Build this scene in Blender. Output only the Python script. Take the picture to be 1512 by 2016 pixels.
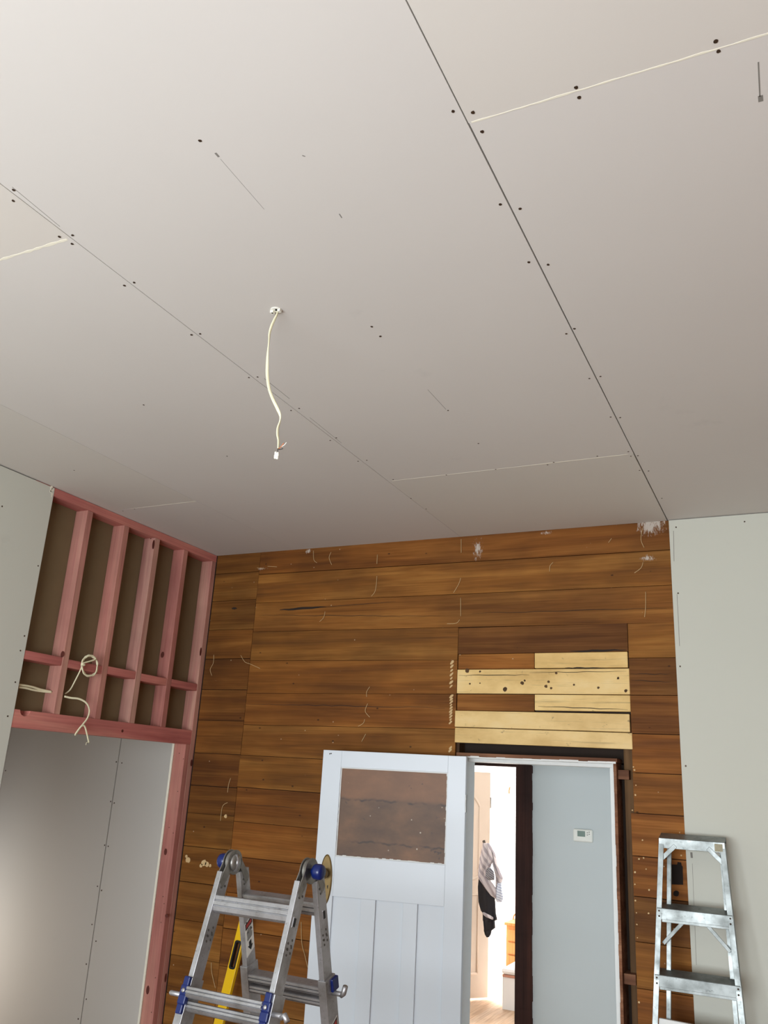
import bpy, math, random
from mathutils import Vector, Matrix
random.seed(7)
D = bpy.data
for o in list(D.objects): D.objects.remove(o)
SC = bpy.context.scene
COL = SC.collection

# ------------------------------------------------------------------ camera
RM = Matrix(((0.9003687901, 0.4318351643, 0.0534268904),
             (-0.0860224898, 0.2970125228, -0.9509909003),
             (-0.4265397672, 0.8516466122, 0.3045683418)))   # world -> (right, down, forward)
FPX = 1656.883
CAMZ = 1.84
cam = D.cameras.new('camera'); cam.sensor_fit = 'VERTICAL'; cam.sensor_height = 36.0
cam.lens = FPX / 2016 * 36.0; cam.clip_start = 0.02; cam.clip_end = 100
co = D.objects.new('camera', cam); COL.objects.link(co)
r, dn, fw = Vector(RM[0]), Vector(RM[1]), Vector(RM[2])
m3 = Matrix((r, -dn, -fw)).transposed()
co.matrix_world = Matrix.Translation((0, 0, CAMZ)) @ m3.to_4x4()
SC.camera = co

# ------------------------------------------------------------------ light
SC.view_settings.view_transform = 'Standard'; SC.view_settings.look = 'None'
SC.view_settings.gamma = 1.0; SC.view_settings.use_curve_mapping = False
SC.view_settings.exposure = 0.68
w = D.worlds.new('sky'); SC.world = w; w.use_nodes = True
bg = w.node_tree.nodes['Background']; bg.inputs[0].default_value = (0.80, 0.90, 1.0, 1); bg.inputs[1].default_value = 1.6

def area(name, loc, rot, sx, sy, power, color):
    l = D.lights.new(name, 'AREA'); l.shape = 'RECTANGLE'; l.size = sx; l.size_y = sy
    l.energy = power; l.color = color
    o = D.objects.new(name, l); COL.objects.link(o); o.location = loc; o.rotation_euler = [math.radians(a) for a in rot]
    return o
area('window_daylight', (-1.15, -1.72, 1.40), (90, 0, 0), 3.2, 1.7, 152, (0.91, 0.96, 1.0))
area('recess_fill_light', (-6.36, 4.40, 0.45), (90, 0, -90), 0.7, 0.7, 7, (1.0, 0.88, 0.72))  # added low warm fill brightening the recess wall's lower left; its window is invented
area('hall_fill_light', (-3.45, 5.3, 1.1), (90, 0, -90), 0.9, 1.6, 4.5, (0.96, 0.98, 1.0))  # added fill from the hall's left end: lifts the far wall, leaves left jamb unlit
area('far_room_daylight', (-4.45, 9.0, 1.5), (90, 0, -90), 2.2, 2.2, 200, (1.0, 0.985, 0.965))

# ------------------------------------------------------------------ helpers
def P(u, v, Y):
    """point of the photograph at depth Y"""
    d = Vector(((u - 756) / FPX, (v - 1008) / FPX, 1.0)); q = RM.transposed() @ d
    return Vector((q.x / q.y * Y, Y, q.z / q.y * Y + CAMZ))
HC = 3.286
def PC(u, v):
    d = Vector(((u - 756) / FPX, (v - 1008) / FPX, 1.0)); q = RM.transposed() @ d; k = (HC - CAMZ) / q.z
    return Vector((q.x * k, q.y * k, HC))
def PX(u, v, X):
    d = Vector(((u - 756) / FPX, (v - 1008) / FPX, 1.0)); q = RM.transposed() @ d; k = X / q.x
    return Vector((X, q.y * k, q.z * k + CAMZ))
V = Vector
def lin(c):
    return tuple((x / 255 / 12.92) if x / 255 <= 0.04045 else ((x / 255 + 0.055) / 1.055) ** 2.4 for x in c)

class MB:
    def __init__(s): s.v = []; s.f = []; s.mi = []; s.t = []; s.o = []; s.sm = []
    def add(s, vs, fs, mi=0, tint=(1, 1, 1), off=(0, 0, 0), smooth=False):
        b = len(s.v); s.v += [V(x) for x in vs]
        for f in fs: s.f.append([b + i for i in f]); s.mi.append(mi); s.t.append(tint); s.o.append(off); s.sm.append(smooth)
    def hexa(s, p, **k):    # p: 8 points, bottom ring 0-3, top ring 4-7
        s.add(p, [(3, 2, 1, 0), (4, 5, 6, 7), (0, 1, 5, 4), (1, 2, 6, 5), (2, 3, 7, 6), (3, 0, 4, 7)], **k)
    def box(s, a, b, **k):
        x0, x1 = sorted((a[0], b[0])); y0, y1 = sorted((a[1], b[1])); z0, z1 = sorted((a[2], b[2]))
        s.hexa([(x0, y0, z0), (x1, y0, z0), (x1, y1, z0), (x0, y1, z0), (x0, y0, z1), (x1, y0, z1), (x1, y1, z1), (x0, y1, z1)], **k)
    def obox(s, c, ax, ay, az, **k):   # centre and three half-extent vectors
        c = V(c); ax = V(ax); ay = V(ay); az = V(az)
        s.hexa([c - ax - ay - az, c + ax - ay - az, c + ax + ay - az, c - ax + ay - az, c - ax - ay + az, c + ax - ay + az, c + ax + ay + az, c - ax + ay + az], **k)
    def prism(s, prof, ext, **k):
        n = len(prof); pr = [V(x) for x in prof]; e = V(ext)
        s.add(pr + [x + e for x in pr], [tuple(range(n))[::-1], tuple(range(n, 2 * n))] + [(i, (i + 1) % n, n + (i + 1) % n, n + i) for i in range(n)], **k)
    def rings(s, rings, cap=True, **k):
        n = len(rings[0]); vs = [p for rg in rings for p in rg]; fs = []
        for j in range(len(rings) - 1):
            for i in range(n): fs.append((j * n + i, j * n + (i + 1) % n, (j + 1) * n + (i + 1) % n, (j + 1) * n + i))
        if cap: fs += [tuple(range(n))[::-1], tuple(range((len(rings) - 1) * n, len(rings) * n))]
        s.add(vs, fs, **k)
    def tube(s, pts, rad, n=8, flat=1.0, up=(0, 1, 0), rads=None, **k):
        pts = [V(p) for p in pts]; rg = []
        for i, p in enumerate(pts):
            t = (pts[min(i + 1, len(pts) - 1)] - pts[max(i - 1, 0)]).normalized()
            a = t.cross(V(up)); a = a.normalized() if a.length > 1e-4 else t.orthogonal().normalized()
            b = t.cross(a).normalized(); rr = rads[i] if rads else rad
            rg.append([p + a * math.cos(2 * math.pi * j / n) * rr + b * math.sin(2 * math.pi * j / n) * rr * flat for j in range(n)])
        k.setdefault('smooth', True); s.rings(rg, **k)
    def lathe(s, c, axis, prof, n=24, **k):   # prof: (radius, distance along the axis)
        c = V(c); ax = V(axis).normalized(); a = ax.orthogonal().normalized(); b = ax.cross(a)
        k.setdefault('smooth', True)
        s.rings([[c + ax * h + (a * math.cos(2 * math.pi * j / n) + b * math.sin(2 * math.pi * j / n)) * max(r_, 1e-4) for j in range(n)] for r_, h in prof], **k)
    def build(s, name, mats, parent=None, bevel=0, origin=None, label=None, cat=None, group=None, kind=None):
        o0 = V((0, 0, 0))
        if parent is not None:
            q = parent
            while q is not None: o0 = o0 + q.location; q = q.parent
        if origin is not None: o0 = V(origin)
        me = D.meshes.new(name); me.from_pydata([tuple(x - o0) for x in s.v], [], s.f)
        at = me.attributes.new('tint', 'FLOAT_VECTOR', 'FACE'); at.data.foreach_set('vector', [c for t in s.t for c in t])
        ao = me.attributes.new('boff', 'FLOAT_VECTOR', 'FACE'); ao.data.foreach_set('vector', [c for t, oo in zip(s.t, s.o) for c in (oo[0] + o0.x, oo[1] + o0.y, oo[2] + o0.z)])
        if not isinstance(mats, (list, tuple)): mats = [mats]
        for m in mats: me.materials.append(m)
        me.polygons.foreach_set('material_index', s.mi); me.polygons.foreach_set('use_smooth', s.sm)
        me.update()
        o = D.objects.new(name, me); COL.objects.link(o)
        if origin is not None: o.location = origin
        if parent is not None: o.parent = parent
        if bevel:
            b = o.modifiers.new('bevel', 'BEVEL'); b.width = bevel; b.segments = 2; b.limit_method = 'ANGLE'; b.angle_limit = 0.7
            b.harden_normals = False
        tag(o, label, cat, group, kind); return o
def tag(o, label=None, cat=None, group=None, kind=None):
    if label: o['label'] = label
    if cat: o['category'] = cat
    if group: o['group'] = group
    if kind: o['kind'] = kind
def empty(name, loc, **k):
    o = D.objects.new(name, None); COL.objects.link(o); o.location = loc; o.empty_display_size = 0.1; tag(o, **k); return o
def catmull(pts, n=8):
    pts = [V(p) for p in pts]; out = []
    for i in range(len(pts) - 1):
        p0 = pts[max(i - 1, 0)]; p1 = pts[i]; p2 = pts[i + 1]; p3 = pts[min(i + 2, len(pts) - 1)]
        for j in range(n):
            t = j / n; out.append(0.5 * ((2 * p1) + (-p0 + p2) * t + (2 * p0 - 5 * p1 + 4 * p2 - p3) * t * t + (-p0 + 3 * p1 - 3 * p2 + p3) * t ** 3))
    out.append(pts[-1]); return out

# ------------------------------------------------------------------ materials
class NT:
    def __init__(s, name):
        s.m = D.materials.new(name); s.m.use_nodes = True; s.t = s.m.node_tree; s.b = s.t.nodes['Principled BSDF']
    def n(s, typ, **k):
        x = s.t.nodes.new(typ)
        for a, b in k.items():
            if a.startswith('i_'): x.inputs[int(a[2:])].default_value = b
            else: setattr(x, a, b)
        return x
    def l(s, a, b): s.t.links.new(a, b)
    def coord(s):
        return s.n('ShaderNodeTexCoord').outputs['Object']
    def mapped(s, src, scale, loc=(0, 0, 0), rot=(0, 0, 0)):
        m = s.n('ShaderNodeMapping'); m.inputs['Scale'].default_value = scale; m.inputs['Location'].default_value = loc; m.inputs['Rotation'].default_value = rot
        s.l(src, m.inputs['Vector']); return m.outputs[0]
    def noise(s, src, scale, detail=3, rough=0.5, dist=0):
        x = s.n('ShaderNodeTexNoise'); x.inputs['Scale'].default_value = scale; x.inputs['Detail'].default_value = detail
        x.inputs['Roughness'].default_value = rough; x.inputs['Distortion'].default_value = dist; s.l(src, x.inputs['Vector']); return x.outputs['Fac']
    def ramp(s, src, stops, interp='LINEAR'):
        x = s.n('ShaderNodeValToRGB'); x.color_ramp.interpolation = interp; e = x.color_ramp.elements
        while len(e) < len(stops): e.new(0.5)
        for i, (p, c) in enumerate(stops):
            e[i].position = p; e[i].color = (c[0], c[1], c[2], 1) if not isinstance(c, (int, float)) else (c, c, c, 1)
        s.l(src, x.inputs[0]); return x.outputs[0]
    def mix(s, fac, a, b, mode='MIX'):
        x = s.n('ShaderNodeMix', data_type='RGBA', blend_type=mode)
        for i, q in ((0, fac), (6, a), (7, b)):
            if hasattr(q, 'is_output'): s.l(q, x.inputs[i])
            elif isinstance(q, (int, float)): x.inputs[i].default_value = q
            else: x.inputs[i].default_value = (q[0], q[1], q[2], 1)
        return x.outputs[2]
    def math(s, op, a, b=0.0):
        x = s.n('ShaderNodeMath', operation=op)
        for i, q in ((0, a), (1, b)):
            if hasattr(q, 'is_output'): s.l(q, x.inputs[i])
            else: x.inputs[i].default_value = q
        return x.outputs[0]
    def col(s, c): s.l(c, s.b.inputs['Base Color']) if hasattr(c, 'is_output') else setattr(s.b.inputs['Base Color'], 'default_value', (c[0], c[1], c[2], 1))
    def rough(s, r):
        s.l(r, s.b.inputs['Roughness']) if hasattr(r, 'is_output') else setattr(s.b.inputs['Roughness'], 'default_value', r)
    def bump(s, h, st=0.2, dist=0.002):
        b = s.n('ShaderNodeBump'); b.inputs['Strength'].default_value = st; b.inputs['Distance'].default_value = dist; s.l(h, b.inputs['Height']); s.l(b.outputs[0], s.b.inputs['Normal'])

def simple(name, rgb, rough=0.5, metal=0.0, var=0.0, scale=8, bump=0.0):
    t = NT(name); c = lin(rgb)
    if var:
        nf = t.noise(t.coord(), scale, 4); t.col(t.mix(nf, [x * (1 - var) for x in c], [min(1, x * (1 + var)) for x in c]))
        if bump: t.bump(nf, bump)
    else: t.col(c)
    t.rough(rough); t.b.inputs['Metallic'].default_value = metal; return t.m

def board_coords(t):
    a = t.n('ShaderNodeAttribute', attribute_name='boff')
    v = t.n('ShaderNodeVectorMath', operation='ADD'); t.l(t.coord(), v.inputs[0]); t.l(a.outputs['Vector'], v.inputs[1]); return v.outputs[0]

def plasterboard(name, rgb, var=0.05):
    t = NT(name); c = t.coord(); base = lin(rgb)
    n1 = t.noise(c, 1.1, 3); n2 = t.noise(c, 0.45, 2)
    f = t.mix(n1, [x * (1 - var) for x in base], [min(1, x * (1 + var)) for x in base])
    f2 = t.mix(t.math('MULTIPLY', n2, 0.35), f, [base[0] * .98, base[1] * .95, base[2] * .90])
    sm = t.ramp(t.noise(c, 2.3, 5, 0.7), [(0.66, 0.0), (0.78, 0.30)])
    f3 = t.mix(sm, f2, [x * 0.72 for x in base])
    att = t.n('ShaderNodeAttribute', attribute_name='tint')
    t.col(t.mix(1.0, f3, att.outputs['Color'], 'MULTIPLY')); t.rough(0.85)
    t.bump(t.noise(c, 350, 2), 0.06, 0.0005); return t.m

def wood(name, dark, mid, light, axis='x', spots=False, grain=1.0, stain=0.5):
    t = NT(name); c = board_coords(t)
    sc = {'x': (0.55, 6, 9), 'y': (6, 0.55, 9), 'z': (7, 9, 0.55)}[axis]; sf = {'x': (1.6, 40, 90), 'y': (40, 1.6, 90), 'z': (70, 70, 1.6)}[axis]
    n1 = t.noise(t.mapped(c, sc), 1.6, 4, 0.55, 0.6); n2 = t.noise(t.mapped(c, sf), 1.5, 3, 0.6, 0.3)
    n3 = t.noise(t.mapped(c, (1.4, 1.4, 2.2)), 1.5, 3)
    base = t.ramp(n1, [(0.25, lin(dark)), (0.48, lin(mid)), (0.75, lin(light))])
    g = t.ramp(n2, [(0.3, 1 - 0.30 * grain), (0.6, 1.0)])
    b2 = t.mix(1.0, base, g, 'MULTIPLY')
    st = t.ramp(n3, [(0.42, 1 - stain * 0.55), (0.62, 1.0)]); b3 = t.mix(1.0, b2, st, 'MULTIPLY')
    att = t.n('ShaderNodeAttribute', attribute_name='tint'); b4 = t.mix(1.0, b3, att.outputs['Color'], 'MULTIPLY')
    if spots:   # nail holes, knots and flecks of old plaster
        vo = t.n('ShaderNodeTexVoronoi'); vo.inputs['Scale'].default_value = 7.0; t.l(t.mapped(c, (1, 1, 1.6)), vo.inputs['Vector'])
        k = t.ramp(vo.outputs['Distance'], [(0.035, 1.0), (0.07, 0.0)]); b4 = t.mix(t.math('MULTIPLY', k, 0.75), b4, lin((35, 20, 12)))
        v2 = t.n('ShaderNodeTexVoronoi'); v2.inputs['Scale'].default_value = 11.0; t.l(t.mapped(t.coord(), (1, 1, 1)), v2.inputs['Vector'])
        k2 = t.ramp(v2.outputs['Distance'], [(0.028, 1.0), (0.05, 0.0)]); b4 = t.mix(t.math('MULTIPLY', k2, 0.5), b4, lin((220, 200, 165)))
        # white plaster residue where the old cornice and battens were
        cc = t.coord(); sp = t.n('ShaderNodeSeparateXYZ'); t.l(cc, sp.inputs[0])
        res = None
        for cx, z0, sx, sz, amp in ((-0.66, 3.27, 0.13, 0.10, 1.0), (-0.69, 3.08, 0.07, 0.035, 0.85), (-1.67, 3.20, 0.06, 0.13, 0.8), (-2.86, 3.27, 0.05, 0.03, 0.85), (-1.25, 3.27, 0.07, 0.02, 0.8), (-3.22, 3.17, 0.10, 0.02, 0.7)):
            dx = t.math('MULTIPLY', t.math('ADD', sp.outputs[0], -cx), 1 / sx); dz = t.math('MULTIPLY', t.math('ADD', sp.outputs[2], -z0), 1 / sz)
            d2 = t.math('SQRT', t.math('ADD', t.math('MULTIPLY', dx, dx), t.math('MULTIPLY', dz, dz)))
            mk = t.math('MULTIPLY', t.math('SUBTRACT', 1.0, d2), amp); res = mk if res is None else t.math('MAXIMUM', res, mk)
        nn = t.noise(t.mapped(cc, (2.2, 1, 0.8)), 34, 6, 0.8)
        k3 = t.ramp(t.math('ADD', t.math('MULTIPLY', res, 0.45), nn), [(0.72, 0.0), (0.84, 0.8)]); b4 = t.mix(k3, b4, lin((205, 198, 188)))
    t.col(b4); t.b.inputs['Specular IOR Level'].default_value = 0.28; t.rough(t.ramp(n2, [(0.2, 0.8), (0.8, 0.65)])); t.bump(n2, 0.25, 0.001); return t.m

M = {}
M['ceil'] = plasterboard('ceiling_plasterboard', (210, 206, 202))
M['gib'] = plasterboard('wall_plasterboard', (204, 206, 196), 0.04)
M['gib_recess'] = plasterboard('recess_plasterboard', (214, 211, 206), 0.04)
M['paper'] = simple('board_backing_paper', (120, 104, 76), 0.9, var=0.12, scale=5)
M['white_core'] = simple('gypsum_core', (235, 230, 212), 0.9, var=0.05, scale=40)
M['dark_gap'] = simple('dark_cavity_timber', (44, 32, 24), 0.9, var=0.3, scale=6)
M['rimu'] = wood('old_rimu_board', (114, 70, 28), (150, 95, 36), (186, 128, 60), 'x', spots=True, grain=0.8, stain=0.5)
M['rimu_dark'] = wood('old_framing_timber', (70, 48, 30), (100, 72, 44), (125, 92, 58), 'x')
M['rimu_z'] = wood('old_stud_timber', (76, 52, 32), (106, 76, 46), (132, 98, 62), 'z')
M['jamb_wood'] = wood('jamb_edge_timber', (105, 66, 46), (142, 94, 66), (176, 128, 96), 'x', stain=0.7)
M['pink_z'] = wood('pink_treated_pine_upright', (172, 106, 99), (198, 134, 122), (218, 164, 144), 'z', grain=0.5, stain=0.25)
M['pink_y'] = wood('pink_treated_pine_rail', (176, 98, 94), (200, 122, 114), (218, 150, 134), 'y', grain=0.5, stain=0.25)
M['pink_front'] = wood('pink_treated_pine_edge', (160, 78, 80), (184, 98, 98), (202, 120, 114), 'z', grain=0.5, stain=0.25)
M['knot'] = simple('timber_knot', (92, 42, 34), 0.6, var=0.3, scale=60)
M['white_paint'] = simple('white_gloss_paint', (212, 220, 228), 0.35, var=0.02, scale=3)
M['white_frame'] = simple('aged_white_paint', (216, 218, 216), 0.45, var=0.05, scale=30)
M['hall_paint'] = simple('pale_grey_wall_paint', (198, 203, 202), 0.7, var=0.03, scale=2)
M['brown_stain'] = wood('dark_stained_timber', (40, 20, 15), (56, 29, 21), (72, 38, 26), 'z')
M['floor_wood'] = wood('floorboard_timber', (126, 96, 72), (160, 130, 104), (184, 154, 126), 'y')
M['far_floor'] = wood('pale_floor_timber', (206, 168, 134), (224, 192, 162), (234, 208, 184), 'y')
M['brass'] = simple('old_brass', (118, 98, 62), 0.45, 0.7, var=0.35, scale=25)
M['black'] = simple('black_plastic', (18, 18, 20), 0.5)
M['blue'] = simple('blue_plastic', (8, 28, 88), 0.3)
M['yellow'] = simple('yellow_enamel', (236, 190, 20), 0.35, 0.0, var=0.04, scale=6)
M['cable'] = simple('white_cable_sheath', (238, 234, 200), 0.45)
M['screw'] = simple('screw_head', (72, 54, 40), 0.5, 0.5, var=0.4, scale=300)
M['dark_hole'] = simple('dark_cavity', (26, 17, 12), 0.95)
M['lcd'] = simple('thermostat_display', (88, 112, 98), 0.2)
M['white_plastic'] = simple('white_plastic', (226, 224, 214), 0.4)
M['cream_door'] = simple('cream_door_paint', (214, 196, 178), 0.5, var=0.02)
M['far_white'] = simple('bright_white_paint', (238, 238, 238), 0.7)
M['black_cloth'] = simple('black_fabric', (26, 26, 32), 0.9, var=0.3, scale=14)
M['thread'] = simple('pale_scrim_thread', (206, 176, 128), 0.8)
M['red'] = simple('warning_red', (168, 50, 44), 0.5)
M['sticker'] = simple('label_white', (224, 224, 220), 0.5)
M['copper'] = simple('copper_wire', (190, 110, 70), 0.3, 0.9)
M['clear'] = simple('clear_grey_plastic', (200, 200, 196), 0.2)
M['clear'].node_tree.nodes['Principled BSDF'].inputs['Transmission Weight'].default_value = 0.5
M['copper_cloth'] = simple('terracotta_cloth', (196, 140, 118), .8)
M['furn'] = wood('honey_dresser_timber', (170, 110, 60), (200, 140, 84), (222, 166, 110), 'z')
M['pencil'] = simple('pencil_graphite', (128, 124, 118), 0.8)

def alu(name, base, dirt):
    t = NT(name); c = t.coord(); n = t.noise(t.mapped(c, (1, 1, 1)), 9, 5, 0.65); n2 = t.noise(c, 60, 3, 0.6)
    f = t.mix(t.ramp(n, [(0.4, 0.0), (0.75, 1.0)]), lin(base), lin(dirt)); f = t.mix(t.ramp(n2, [(0.62, 0.0), (0.72, 0.5)]), f, [x * 0.5 for x in lin(dirt)])
    t.col(f); t.b.inputs['Metallic'].default_value = 0.8; t.rough(t.ramp(n, [(0.3, 0.34), (0.8, 0.55)])); return t.m
M['alu'] = alu('brushed_aluminium', (184, 184, 189), (138, 135, 132))
M['alu_old'] = alu('paint_flecked_aluminium', (142, 147, 146), (102, 107, 105))
M['steel'] = alu('dull_steel', (150, 148, 144), (110, 106, 100))
M['dimple'] = simple('swage_mark', (88, 85, 82), 0.6, 0.4)

def cream_paint():
    t = NT('flaking_cream_paint'); c = board_coords(t)
    n = t.noise(t.mapped(c, (1, 1, 2)), 3, 5, 0.6); b = t.ramp(n, [(0.3, lin((206, 170, 104))), (0.55, lin((232, 200, 136))), (0.8, lin((238, 214, 160)))])
    g = t.ramp(t.noise(t.mapped(c, (1.2, 1, 50)), 1.4, 4, 0.7), [(0.30, 0.55), (0.42, 1.0)]); b = t.mix(1.0, b, g, 'MULTIPLY')
    a = t.n('ShaderNodeAttribute', attribute_name='tint'); b = t.mix(1.0, b, a.outputs['Color'], 'MULTIPLY')
    sp = t.ramp(t.noise(t.mapped(c, (1, 1, 1.3)), 16, 4, 0.75), [(0.64, 0.0), (0.72, 0.75)]); b = t.mix(sp, b, lin((104, 84, 56)))
    t.col(b); t.rough(0.6); return t.m
M['cream'] = cream_paint()
def stained_panel():
    t = NT('water_stained_brown_board'); c = t.coord()
    n1 = t.noise(t.mapped(c, (2, 2, 3.5)), 1.7, 5, 0.6); b = t.ramp(n1, [(0.3, lin((74, 52, 38))), (0.5, lin((100, 72, 50))), (0.72, lin((128, 90, 60)))])
    # tide lines left by water
    sp = t.n('ShaderNodeSeparateXYZ'); t.l(c, sp.inputs[0])
    wv = t.noise(t.mapped(c, (14, 14, 0)), 1.0, 2); 
    for z, wd, dk in ((1.735, 0.0075, 0.95), (1.515, 0.006, 0.8)):
        h = t.math('ADD', sp.outputs[2], t.math('MULTIPLY', wv, 0.05)); d = t.math('ABSOLUTE', t.math('ADD', h, -z - 0.025))
        k = t.ramp(d, [(wd * .4, dk), (wd, 0.0)]); 
        brk = t.ramp(t.noise(t.mapped(c, (9, 9, 2)), 1.3, 2), [(0.4, 0.15), (0.55, 1.0)]); b = t.mix(t.math('MULTIPLY', k, brk), b, lin((46, 34, 30)))
    up = t.ramp(t.math('ADD', t.math('MULTIPLY', t.math('ADD', sp.outputs[2], -1.74), 8.0), 0.5), [(0.4, 0.0), (0.6, 0.35)])
    b = t.mix(up, b, lin((148, 100, 66)))
    pt = t.ramp(t.noise(t.mapped(c, (1, 1, 1)), 17, 3, 0.7), [(0.66, 0.0), (0.72, 0.8)]); b = t.mix(pt, b, lin((58, 44, 40)))
    vo = t.n('ShaderNodeTexVoronoi'); vo.inputs['Scale'].default_value = 13; t.l(c, vo.inputs['Vector']); k2 = t.ramp(vo.outputs['Distance'], [(0.04, 0.8), (0.07, 0.0)]); b = t.mix(k2, b, lin((200, 190, 170)))
    t.col(b); t.rough(0.5); return t.m
M['stained'] = stained_panel()
def striped(name, a, b_, sc, rot):
    t = NT(name); wv = t.n('ShaderNodeTexWave', wave_type='BANDS', bands_direction='X'); wv.inputs['Scale'].default_value = sc; wv.inputs['Distortion'].default_value = 0.8
    t.l(t.mapped(t.coord(), (1, 1, 1), rot=rot), wv.inputs['Vector']); t.col(t.mix(t.ramp(wv.outputs['Fac'], [(0.45, 0.0), (0.6, 1.0)]), lin(a), lin(b_))); t.rough(0.9); return t.m
M['stripe'] = striped('striped_cotton', (206, 198, 200), (164, 156, 162), 7, (0, 0.6, 0))
M['shirt_lining'] = striped('grey_checked_lining', (150, 150, 156), (96, 96, 104), 20, (0, 1, 0))
M['stripe_blue'] = striped('pale_blue_striped_cotton', (222, 228, 240), (176, 188, 212), 16, (0, 1.2, 0))

ST = 'structure'
# ------------------------------------------------------------------ the room
YB = 4.62; XL = -3.60; XR = 1.8; YF = -1.6
g = 0.0016
m = MB()
m.box((XL - 2.8, YF - 0.2, HC + 0.0125), (XR + .2, 4.74, HC + 0.06), mi=1)
def sheet(x0, x1, y0, y1, gx0=g, gx1=g, tint=(1, 1, 1)): m.box((x0 + gx0, y0 + 0.0005, HC), (x1 - gx1, y1 - 0.0005, HC + 0.012), tint=tint)
sheet(-0.573, XR + .1, YF, 1.463, 0.0012, 0, (1, .992, .97)); sheet(-0.573, XR + .1, 1.463, YB + .03, 0.0024, 0)
sheet(-1.784, -0.574, YF, 3.590, 0.0014, 0.0008); sheet(-1.784, -0.574, 3.590, YB + .03, 0.0004, 0.0022, (.985, .985, .96))
sheet(-2.972, -1.784, YF, 1.447, 0.0012, 0.0016, (1, .985, .955)); sheet(-2.972, -1.784, 1.447, YB + .03, 0.0013, 0.0013)
sheet(XL - 0.1, -2.972, YF, 3.566, 0, 0.0013, (.985, .985, .96)); sheet(XL - 0.1, -2.972, 3.566, YB + .03, 0, 0.0006)
ceiling = m.build('ceiling', [M['ceil'], M['dark_gap']], kind=ST, label='white plasterboard ceiling with open joints and screw heads', cat='ceiling')
# white filler along the cut cross joints
def seam(x0, x1, y, w0, w1, z=HC):
    q = MB(); n = int(abs(x1 - x0) / 0.02) + 1; up = []; lo = []
    for i in range(n + 1):
        t_ = i / n; x = x0 + (x1 - x0) * t_; wd = (w0 + (w1 - w0) * t_) * random.uniform(0.45, 1.4); yy = y + random.uniform(-.0008, .0008)
        up.append((x, yy + wd / 2, z)); lo.append((x, yy - wd / 2, z))
    for i in range(n):
        pr = [lo[i], lo[i + 1], up[i + 1], up[i]]
        q.prism(pr, (0, 0, -0.0006))
    q.build('seam_filler', M['white_core'], ceiling, label='crumbly white joint edge')
seam(-0.565, 1.3, 1.463, 0.0046, 0.0022)
seam(-0.60, -1.10, 3.590, 0.005, 0.0045); seam(-1.10, -1.76, 3.590, 0.002, 0.0022)
seam(-1.800, -2.25, 1.447, 0.011, 0.007)
seam(-2.975, -3.45, 3.566, 0.006, 0.0015)
def blob(q, c, nrm, rad, n=9, thick=0.0012, el=1.0, **k):
    nrm = V(nrm); a = nrm.orthogonal().normalized(); b = nrm.cross(a)
    pr = [V(c) + (a * math.cos(2 * math.pi * i / n) * el + b * math.sin(2 * math.pi * i / n)) * rad * random.uniform(.8, 1.15) for i in range(n)]
    if nrm.dot((pr[1] - pr[0]).cross(pr[2] - pr[1])) < 0: pr.reverse()
    q.prism([p - nrm * 0.0002 for p in pr], nrm * thick, **k)
scr = [(394, 277), (892, 219), (931, 221), (949, 259), (1409, 81), (1414, 101), (1134, 172), (1140, 192), (985, 402), (1024, 411), (27, 374), (26, 395),
 (117, 466), (143, 463), (142, 480), (245, 562), (264, 556), (377, 659), (394, 657), (1041, 516), (1079, 521), (1115, 657), (1131, 647), (732, 643), (749, 662),
 (1160, 745), (1182, 741), (490, 743), (507, 742), (573, 808), (589, 804), (882, 808), (942, 873), (650, 867), (662, 862), (705, 908), (722, 906),
 (774, 944), (809, 981), (839, 1002), (1202, 821), (1221, 822), (1237, 889), (1242, 898), (1256, 897), (1259, 926), (1277, 927), (1303, 981), (1314, 1028), (283, 797), (146, 926), (242, 1006), (265, 1002), (447, 898), (879, 935), (976, 924), (1078, 915), (1090, 910), (1176, 898)]
sm_ = MB(); blob(sm_, (0, 0, HC), (0, 0, -1), 0.0046)
s0 = None
for (u, v) in scr:
    p = PC(u, v)
    q = MB(); blob(q, p, (0, 0, -1), 0.0046 if v < 700 else 0.0038, el=1.0)
    q.build('screw_head', M['screw'], ceiling)
def smear(pts, wd, nrm=(0, 0, -1), par=None, mat='pencil', name='pencil_mark'):
    q = MB(); n_ = V(nrm)
    for i in range(len(pts) - 1):
        a, b = V(pts[i]), V(pts[i + 1]); s_ = (b - a).cross(n_).normalized() * wd / 2
        pr = [a - s_, b - s_, b + s_, a + s_]
        if n_.dot((pr[1] - pr[0]).cross(pr[2] - pr[1])) < 0: pr.reverse()
        q.prism(pr, n_ * 0.0003)
    q.build(name, M[mat], par)
smear([PC(424, 301), PC(431, 309)], 0.006, par=ceiling); smear([PC(434, 313), PC(520, 412)], 0.0008, par=ceiling)
smear([PC(1493, 122), PC(1496, 190)], 0.003, par=ceiling); smear([PC(1497, 188), PC(1498, 200)], 0.010, par=ceiling)
smear([PC(24, 368), PC(118, 446)], 0.0015, par=ceiling); smear([PC(520, 745), PC(570, 785)], 0.002, par=ceiling); smear([PC(610, 822), PC(672, 872)], 0.0015, par=ceiling)
smear([PC(842, 767), PC(878, 806)], 0.0016, par=ceiling); smear([PC(595, 306), PC(601, 308)], 0.003, par=ceiling); smear([PC(668, 421), PC(673, 429)], 0.003, par=ceiling)

# floor
m = MB()
n = 0; x = XL - 2.8
while x < XR:
    m.box((x, YF - .2, -0.02), (x + 0.098, YB + 0.02, 0), tint=[random.uniform(.8, 1.1)] * 3, off=(random.uniform(0, 50), random.uniform(0, 50), 0)); x += 0.1
m.box((XL - 2.8, YF - .2, -0.05), (XR + .2, YB + .1, -0.02), tint=(.3, .3, .3))
m.build('floor', M['floor_wood'], kind=ST, label='bare timber floorboards of the room', cat='floor')

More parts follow.
